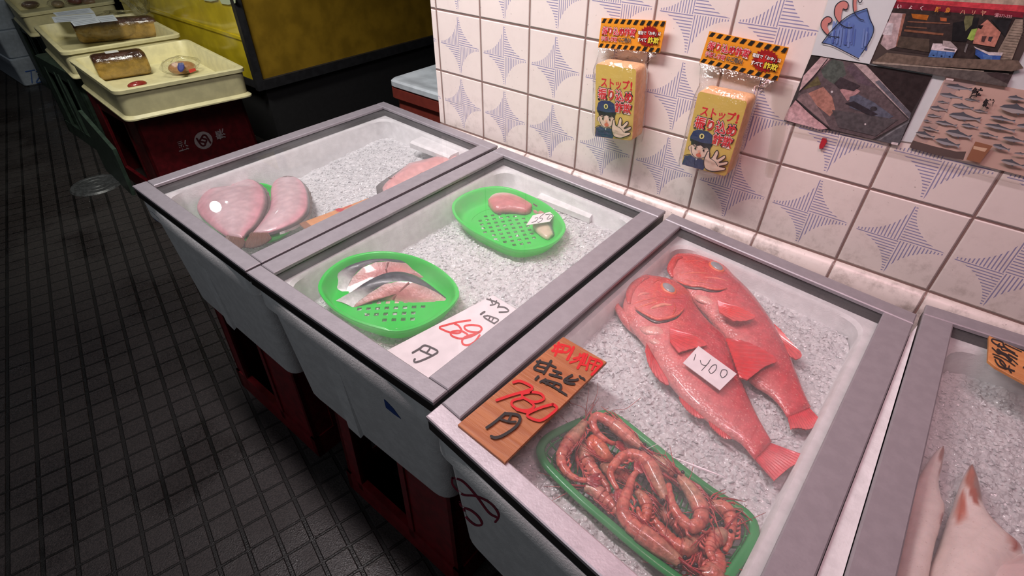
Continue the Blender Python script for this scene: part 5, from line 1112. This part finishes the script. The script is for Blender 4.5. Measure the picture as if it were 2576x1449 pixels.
# ------------------------------------------------------------------ the neighbouring shop: crates, cream trays, packets
def tray(label, q, z, depth):
    qd = [Vector((p[0], p[1], z)) for p in q]; c = sum(qd, Vector()) / 4
    r = thing('cream_tray', label, 'tray', (c.x, c.y, z - depth), 'cream plastic trays'); b = MB()
    I = lambda d: [p.to_3d() for p in inset(qd, d, d, d, d)]
    b.loft([rloop(I(-.002), .03, 6, z - depth), rloop(I(-.002), .03, 6, z - depth + .004), rloop(I(.007), .03, 6, z - depth + .012), rloop(I(.004), .03, 6, z - .014), rloop(I(-.001), .03, 6, z - .012), rloop(I(-.001), .03, 6, z - .002), rloop(I(.002), .03, 6, z), rloop(I(.014), .03, 6, z), rloop(I(.016), .03, 6, z - .003), rloop(I(.024), .03, 6, z - depth + .034)], (222, 214, 168), True, True, True)
    b.build('tray_body', M_tray, r, 40); return r
T1 = [(-1.647, -.179), (-1.611, .209), (-1.093, .158), (-1.163, -.213)]
T2 = [(-2.243, -.111), (-2.195, .27), (-1.655, .211), (-1.706, -.176)]
T3 = [(-3.02, -.02), (-3.03, .345), (-2.531, .302), (-2.515, -.083)]
tray('cream tray in front, holding a golden loaf packet and a bagged bun', T1, -.13, .092)
tray('cream tray in the middle, holding a long cake packet', T2, -.12, .092)
tray('cream tray furthest back at the top edge of the frame', T3, -.12, .092)
z1 = -.2226; zc = -.2126
M_logo = painted('crate_print', .6, .3, 120, .12)
rc = crate('dark red sake crate standing upside down with a round emblem', -1.585, -1.2, -.185, .160, FZ, z1, M_red, 'plastic_crate', ((.2, .75),), True, 'crates under the cream trays')
a = Art(planefn((-1.2 + .0062, -.012, -.352), (0, 1, 0), (0, 0, 1), (1, 0, 0))); wt = (150, 140, 140)
a.disc(0, 0, .030, wt, None, 32); rd = (70, 16, 24)
a.stroke([(-.019, .013), (-.012, -.014), (-.001, -.017), (.001, -.008), (-.012, .001), (-.001, .012), (.003, .016)], .0062, rd); a.stroke([(.019, -.015), (.013, .012), (.004, .016), (-.002, .009), (.010, -.001), (.002, -.012)], .0062, rd)
for t, y in (('清', .078), ('酒', -.052)): a.text(t, y + .0, .017, .036, wt, .02, 1, math.pi)
a.mb.build('printed_emblem', M_logo, rc)
crate('dark green crate beside the red emblem crate under the middle tray', -2.19, -1.76, -.165, .19, FZ, zc - .0, M_green_d, 'plastic_crate', ((.2, .45), (.55, .8)), False, 'crates under the cream trays')
crate('dark green crate under the furthest tray', -3.02, -2.60, -.03, .30, FZ, zc - .0, M_green_d, 'plastic_crate', ((.2, .45), (.55, .8)), False, 'crates under the cream trays')
b = MB(); b.prism([(-1.66, -.226, FZ), (-1.37, -.245, FZ), (-1.37, -.238, -.36), (-1.66, -.219, -.30)], (0, .012, 0), (50, 66, 56)); tag(b.build('green_board', M_green_d, None, False, (-1.5, -.23, FZ)), 'dark green board leaning against the foot of the red emblem crate', 'board')
# packets in the trays
M_gold = painted('gold_wrapper', .25, .6, 34, .35, .006, .4, 45)
M_pack = painted('packet', .3, .5, 60, .15, .001, .5, 120)
ft = -.1875
def loaf(name, label, p0, p1, back, h, cols, rad, mat):
    p0, p1 = Vector(p0), Vector(p1); ax = p1 - p0; bk = Vector(back); c = p0 + ax / 2 + bk / 2; r = thing(name, label, 'packet', (c.x, c.y, p0.z))
    b = MB(); rings = []; CC = []
    for t in (0, .03, .1, .35, .65, .9, .97, 1):
        s = .80 if t in (0, 1) else (.94 if t in (.03, .97) else 1); rg = []
        for k in range(20):
            a_ = 2 * math.pi * k / 20; x, y = math.cos(a_), math.sin(a_); m = max(abs(x), abs(y)); w = .72; x, y = x * (1 - w) + x / m * w, y * (1 - w) + y / m * w
            rg.append(p0 + ax * t + bk * (.5 - .5 * x * s) + Vector((0, 0, h * (.5 + .5 * y * s)))); CC.append(cols[0] if (y < .55 and x > .2) else cols[1])
        rings.append(rg)
    b.loft(rings, CC, True, True, True); b.build('wrapper', mat, r, 50); return r, p0, ax, bk
r, p0, ax, bk = loaf('loaf_packet', 'golden loaf packet with a brown band in the front tray', at(258, 208, ft), at(388, 188, ft), (-.085, .016, 0), .078, [(160, 128, 62), (70, 44, 34)], .01, M_gold)
a = Art(planefn(p0 + bk * .35 + Vector((0, 0, .0785)), ax, bk, (0, 0, 1))); a.poly([(.30, .05), (.55, .05), (.55, .45), (.30, .45)], (206, 206, 206)); a.mb.build('paper_label', M_paint, r)
r, p0, ax, bk = loaf('cake_packet', 'long golden cake packet with white printed labels on top', at(205, 113, -.1775), at(408, 94, -.1775), (-.085, .016, 0), .078, [(176, 142, 76), (86, 60, 52)], .01, M_gold)
a = Art(lambda u, v, h: at(u, v, -.078) + Vector((0, 0, h))); V3 = lambda pts: K(0, 0, 4.83, pts)
for q4 in ([(640, 155), (1090, 95), (1150, 155), (690, 197)], [(625, 207), (1150, 162), (1190, 240), (665, 277)], [(850, 257), (1165, 205), (1225, 272), (905, 322)], [(1160, 202), (1375, 180), (1435, 252), (1235, 275)]):
    P = V3(q4); a.poly(P, (214, 222, 236))
    for j in (.3, .55, .8): a.stroke([tuple(Vector(P[0]).lerp(Vector(P[3]), j) * .93 + Vector(P[1]).lerp(Vector(P[2]), j) * .07), tuple(Vector(P[0]).lerp(Vector(P[3]), j) * .1 + Vector(P[1]).lerp(Vector(P[2]), j) * .9)], 1.2, (160, 168, 186))
a.mb.build('printed_labels', M_paint, r)
def film_bag(parent, c, rx, ry, rz, seed, name='clear_bag'):
    q = random.Random(seed); b = MB(); rings = []
    for i in range(9):
        th = math.pi * i / 8; rings.append([Vector((c[0] + rx * math.sin(th) * math.cos(k * math.pi / 9) * q.uniform(.85, 1.1), c[1] + ry * math.sin(th) * math.sin(k * math.pi / 9) * q.uniform(.85, 1.1), max(c[2] - rz * .98, c[2] + rz * math.cos(th) * q.uniform(.85, 1.1)))) for k in range(18)])
    b.loft(rings); return b.build(name, M_film, parent, False)
film_bag(r, tuple(p0 + ax * .5 + bk * .5 + Vector((0, 0, .052))), .085, .135, .052, 5)
bc = at(462, 180, -.18); r = thing('bun_packet', 'bagged bun with a blue oval label in the front tray', 'packet', (bc.x, bc.y, ft))
b = MB(); b.ball((bc.x, bc.y, ft + .0205), .045, (176, 128, 86), 18, 10, .62, 1, .48, Matrix.Rotation(-.5, 4, 'Z')); b.build('bun', M_pack, r, True)
a = Art(lambda u, v, h: at(u, v, ft + .040) + Vector((0, 0, h))); a.disc(455, 168, 9, (54, 56, 120), 13); a.disc(455, 168, 6, (80, 86, 150), 9); a.poly([(474, 176), (490, 171), (494, 178), (478, 184)], (196, 60, 50)); a.mb.build('oval_label', M_paint, r)
film_bag(r, (bc.x, bc.y - .005, ft + .030), .050, .066, .029, 8)
bc = at(345, 212, ft + .012); r = thing('snack_packet', 'small dark red packet behind the near rim of the front tray', 'packet', (bc.x, bc.y, ft)); b = MB(); b.ball((bc.x, bc.y, ft + .011), .03, (140, 44, 40), 14, 8, .6, 1, .36); b.build('wrapper', M_pack, r, True)
for k, (u, v, s, col) in enumerate(((76, 14, .036, (120, 96, 84)), (106, 4, .036, (84, 66, 60)), (146, 12, .034, (170, 150, 120)), (190, 4, .036, (120, 60, 56)), (228, 5, .032, (150, 120, 96)))):
    bc = at(u, v, -.165); r = thing('snack_packet', ['crinkled brown packet at the left end of the furthest tray', 'dark crinkled packet second from the left in the furthest tray', 'tan crinkled packet in the middle of the furthest tray', 'reddish crinkled packet right of the tan one in the furthest tray', 'light brown packet at the right end of the furthest tray'][k], 'packet', (bc.x, bc.y, -.1775), 'packets in the furthest tray')
    b = MB(); b.ball((bc.x, bc.y, -.1775 + s * .48), s, col, 16, 10, .8, 1.1, .48, Matrix.Rotation(k * .7, 4, 'Z')); b.build('wrapper', M_pack, r, True); film_bag(r, (bc.x, bc.y, -.1775 + s * .60), s * 1.05, s * 1.3, s * .6, 20 + k)
# styrofoam stack on the far left
M_foamd = plain('grey_styrofoam', (176, 186, 200), .6, 0, .3, 60, .05)
zb = FZ
for k, (z0, z1_, lab) in enumerate(((FZ, -.392, 'white styrofoam box marked 725 at the bottom of the far left stack'), (-.392, -.262, 'white styrofoam box in the middle of the far left stack'), (-.262, -.13, 'white styrofoam box on top of the far left stack'))):
    r = thing('styrofoam_box', lab, 'styrofoam box', (-3.3, 0, z0), 'far styrofoam stack'); q = [Vector((-3.6, -.116, 0)), Vector((-3.6, .12, 0)), Vector((-3.05, .12, 0)), Vector((-3.05, -.116, 0))]; b = MB(); I = lambda d: [p.to_3d() for p in inset(q, d, d, d, d)]
    b.loft([rloop(I(.008), .02, 5, z0), rloop(I(.003), .02, 5, z0 + .005), rloop(I(.0), .02, 5, z1_ - .04), rloop(I(-.002), .02, 5, z1_ - .036), rloop(I(-.002), .02, 5, z1_ - .006), rloop(I(.003), .02, 5, z1_ - .001)], (200, 200, 200), True, True, True); b.build('box_body', M_foamd, r, 40)
    if k == 0:
        a = Art(lambda u, v, h: atx(u, v, -3.0468) + Vector((h, 0, 0))); V3 = lambda pts: K(0, 0, 4.83, pts); bl = (70, 104, 176)
        for st in ([(310, 870), (420, 850)], [(375, 865), (390, 1005)], [(440, 870), (490, 860), (500, 900), (440, 1000), (520, 985)], [(560, 850), (530, 860), (535, 910), (575, 915), (580, 970), (540, 985)]): a.stroke(V3(st), 2.6, bl)
        a.mb.build('blue_number', M_foamink, r)
# yellow case with a grey frame
r = thing('yellow_case', 'yellow display case in a dark grey frame behind the cream trays', 'display case', (-2.0, .6, FZ)); CX, CY, CZ = -1.31, .29, -.25
b = MB(); b.box((-2.42, CY + .02, CZ), (CX - .012, 2.2, .62), (178, 150, 20)); b.build('side_panels', M_yellow, r)
M_front = plain('yellow_acrylic_front', (206, 184, 40), .16, 0, .6, 10, .10, 0, .6)
b = MB(); b.box((-2.42, CY, CZ), (CX - .02, CY + .018, -.105)); b.box((-2.42, CY, -.100), (CX - .02, CY + .018, .62)); b.box((-2.42, CY - .004, -.108), (CX - .02, CY + .002, -.097)); b.build('front_panel', M_front, r)
b = MB(); b.box((CX - .022, CY - .006, CZ - .035), (CX, CY + .022, .64)); b.build('corner_post', M_dark, r)
b = MB(); b.box((CX - .012, CY + .02, CZ - .035), (CX + .004, 2.2, CZ + .0)); b.box((-2.42, CY - .002, CZ - .03), (CX - .02, CY + .02, CZ - .001)); b.build('bottom_rail', M_dark, r)
b = MB(); b.box((-2.38, CY + .03, FZ), (CX - .02, 2.15, CZ - .03)); b.build('plinth', plain('black_plinth', (34, 34, 36), .6), r)
for lab, u0, v0, w_, h_ in (('crumpled pale paper hanging at the top of the yellow case front', 505, -8, 42, 12), ('pale paper scrap at the top right of the yellow case front', 548, -2, 44, 14)):
    P = [aty(u, v, CY - .004) for u, v in ((u0, v0 - 8), (u0 + w_, v0 - 10), (u0 + w_, v0 + h_ - 4), (u0 + w_ * .6, v0 + h_), (u0 + w_ * .2, v0 + h_ - 3))]; b = MB(); b.prism(P, (0, .002, 0), (190, 200, 170)); tag(b.build('paper_scrap', M_paint, None, False, P[0]), lab, 'paper scrap')
c_ = aty(360, 36, .262); b = MB(); q = random.Random(3)
r = thing('clear_plastic_bag', 'crumpled clear plastic bag against the yellow case behind the long cake', 'plastic bag', (c_.x, c_.y, -.12)); film_bag(r, (c_.x + .02, .245, -.03), .16, .030, .085, 31, 'film')
# white lid and red box behind the end of the tiled wall
r = thing('lidded_box', 'white lidded box on a dark red base behind the end of the tiled wall', 'box', (-.14, .27, FZ)); q = [Vector((-.272, .090, 0)), Vector((-.272, .46, 0)), Vector((-.02, .46, 0)), Vector((-.02, .090, 0))]; I = lambda d: [p.to_3d() for p in inset(q, d, d, d, d)]
q2 = [Vector((-.274, .0945, 0)), Vector((-.29, .46, 0)), Vector((-.02, .46, 0)), Vector((-.02, .135, 0))]
b = MB(); b.loft([rloop(I(.006), .02, 6, -.006), rloop(I(0), .02, 6, -.002), rloop(I(0), .02, 6, .008), rloop(I(.004), .02, 6, .012), rloop(I(.02), .02, 6, .012), rloop(I(.026), .02, 6, .008)], (200, 200, 200), True, True, True); b.build('lid', plain('grey_white_lid', (176, 186, 188), .5, 0, .4, 30, .08), r, 40)
b = MB(); b.loft([rloop(I(.012), .02, 6, FZ), rloop(I(.008), .02, 6, -.03), rloop(I(.0), .02, 6, -.028), rloop(I(.0), .02, 6, -.0065)], (90, 30, 26), True, True, True); b.build('base', plain('brown_red_plastic', (110, 44, 34), .5), r, 40)

# round bulb over the cream trays (its mirror image shows in the glass of the far lid)
m = bpy.data.materials.new('glowing_bulb'); m.use_nodes = True; nt = m.node_tree; b_ = nt.nodes['Principled BSDF']; b_.inputs['Emission Color'].default_value = (.92, 1, .98, 1); b_.inputs['Emission Strength'].default_value = 60
r = thing('hanging_bulb', 'round glowing white bulb hanging over the cream trays, mirrored in the flatfish lid', 'lamp', (-2.0, .21, 1.0)); b = MB(); b.ball((-2.0, .21, 1.0), .026, (255, 255, 255), 24, 12); b.build('bulb', m, r, True)
b = MB(); b.tube([(-2.0, .21, 1.035), (-2.0, .21, 1.09)], [.018, .014], 12, (40, 40, 40)); b.tube([(-2.0, .21, 1.085), (-2.0, .21, 2.9)], .004, 6, (30, 30, 30)); b.build('socket_and_cord', M_black, r, True)
for i in range(4): ice(i)
import OpenImageIO as oiio, numpy as np
im=oiio.ImageBuf('/workdir/render_main.png').get_pixels(oiio.FLOAT)[:,:,:3]*255
s=im.shape[1]/2576
pts=dict(wallTL=(1260,130,(222,198,192)),wallmid=(1700,470,(190,170,160)),wallR=(2100,430,(190,155,155)),wallRR=(2480,600,(190,160,163)),railB2L=(800,560,(170,155,165)),railB1=(480,560,(140,148,155)),rail3=(1480,720,(170,155,160)),rail3R=(2230,1000,(150,140,145)),front3=(1300,1230,(235,215,228)),ice1=(880,440,(200,180,188)),ice2=(1300,690,(225,222,220)),ice3=(1560,900,(215,180,190)),ice3b=(1950,1000,(215,180,190)),ice4=(2450,1050,(185,165,175)),foamwall2=(1000,560,(190,205,185)),foamfront1=(560,720,(68,70,76)),foamfront2=(850,900,(72,76,82)),foamfront3=(1250,1330,(66,68,72)),floorL=(100,1100,(28,28,27)),floorM=(480,1100,(36,36,33)),floorB=(700,1330,(62,54,52)),crate=(760,1080,(60,8,14)),trayface=(450,240,(165,150,100)),trayrim=(230,190,(180,180,140)),tray1floor=(400,190,(215,205,150)),yfront=(560,130,(100,90,15)),yside=(850,80,(62,48,14)),logo=(450,360,(48,10,16)),card=(1220,830,(232,220,222)),sign=(1330,1100,(170,95,60)),fish=(1800,880,(215,90,95)))
for k,(x,y,t) in pts.items():
    a=im[int(y*s)-2:int(y*s)+3,int(x*s)-2:int(x*s)+3].reshape(-1,3).mean(0).round().astype(int)
    print(k.ljust(10),a.tolist(),t)
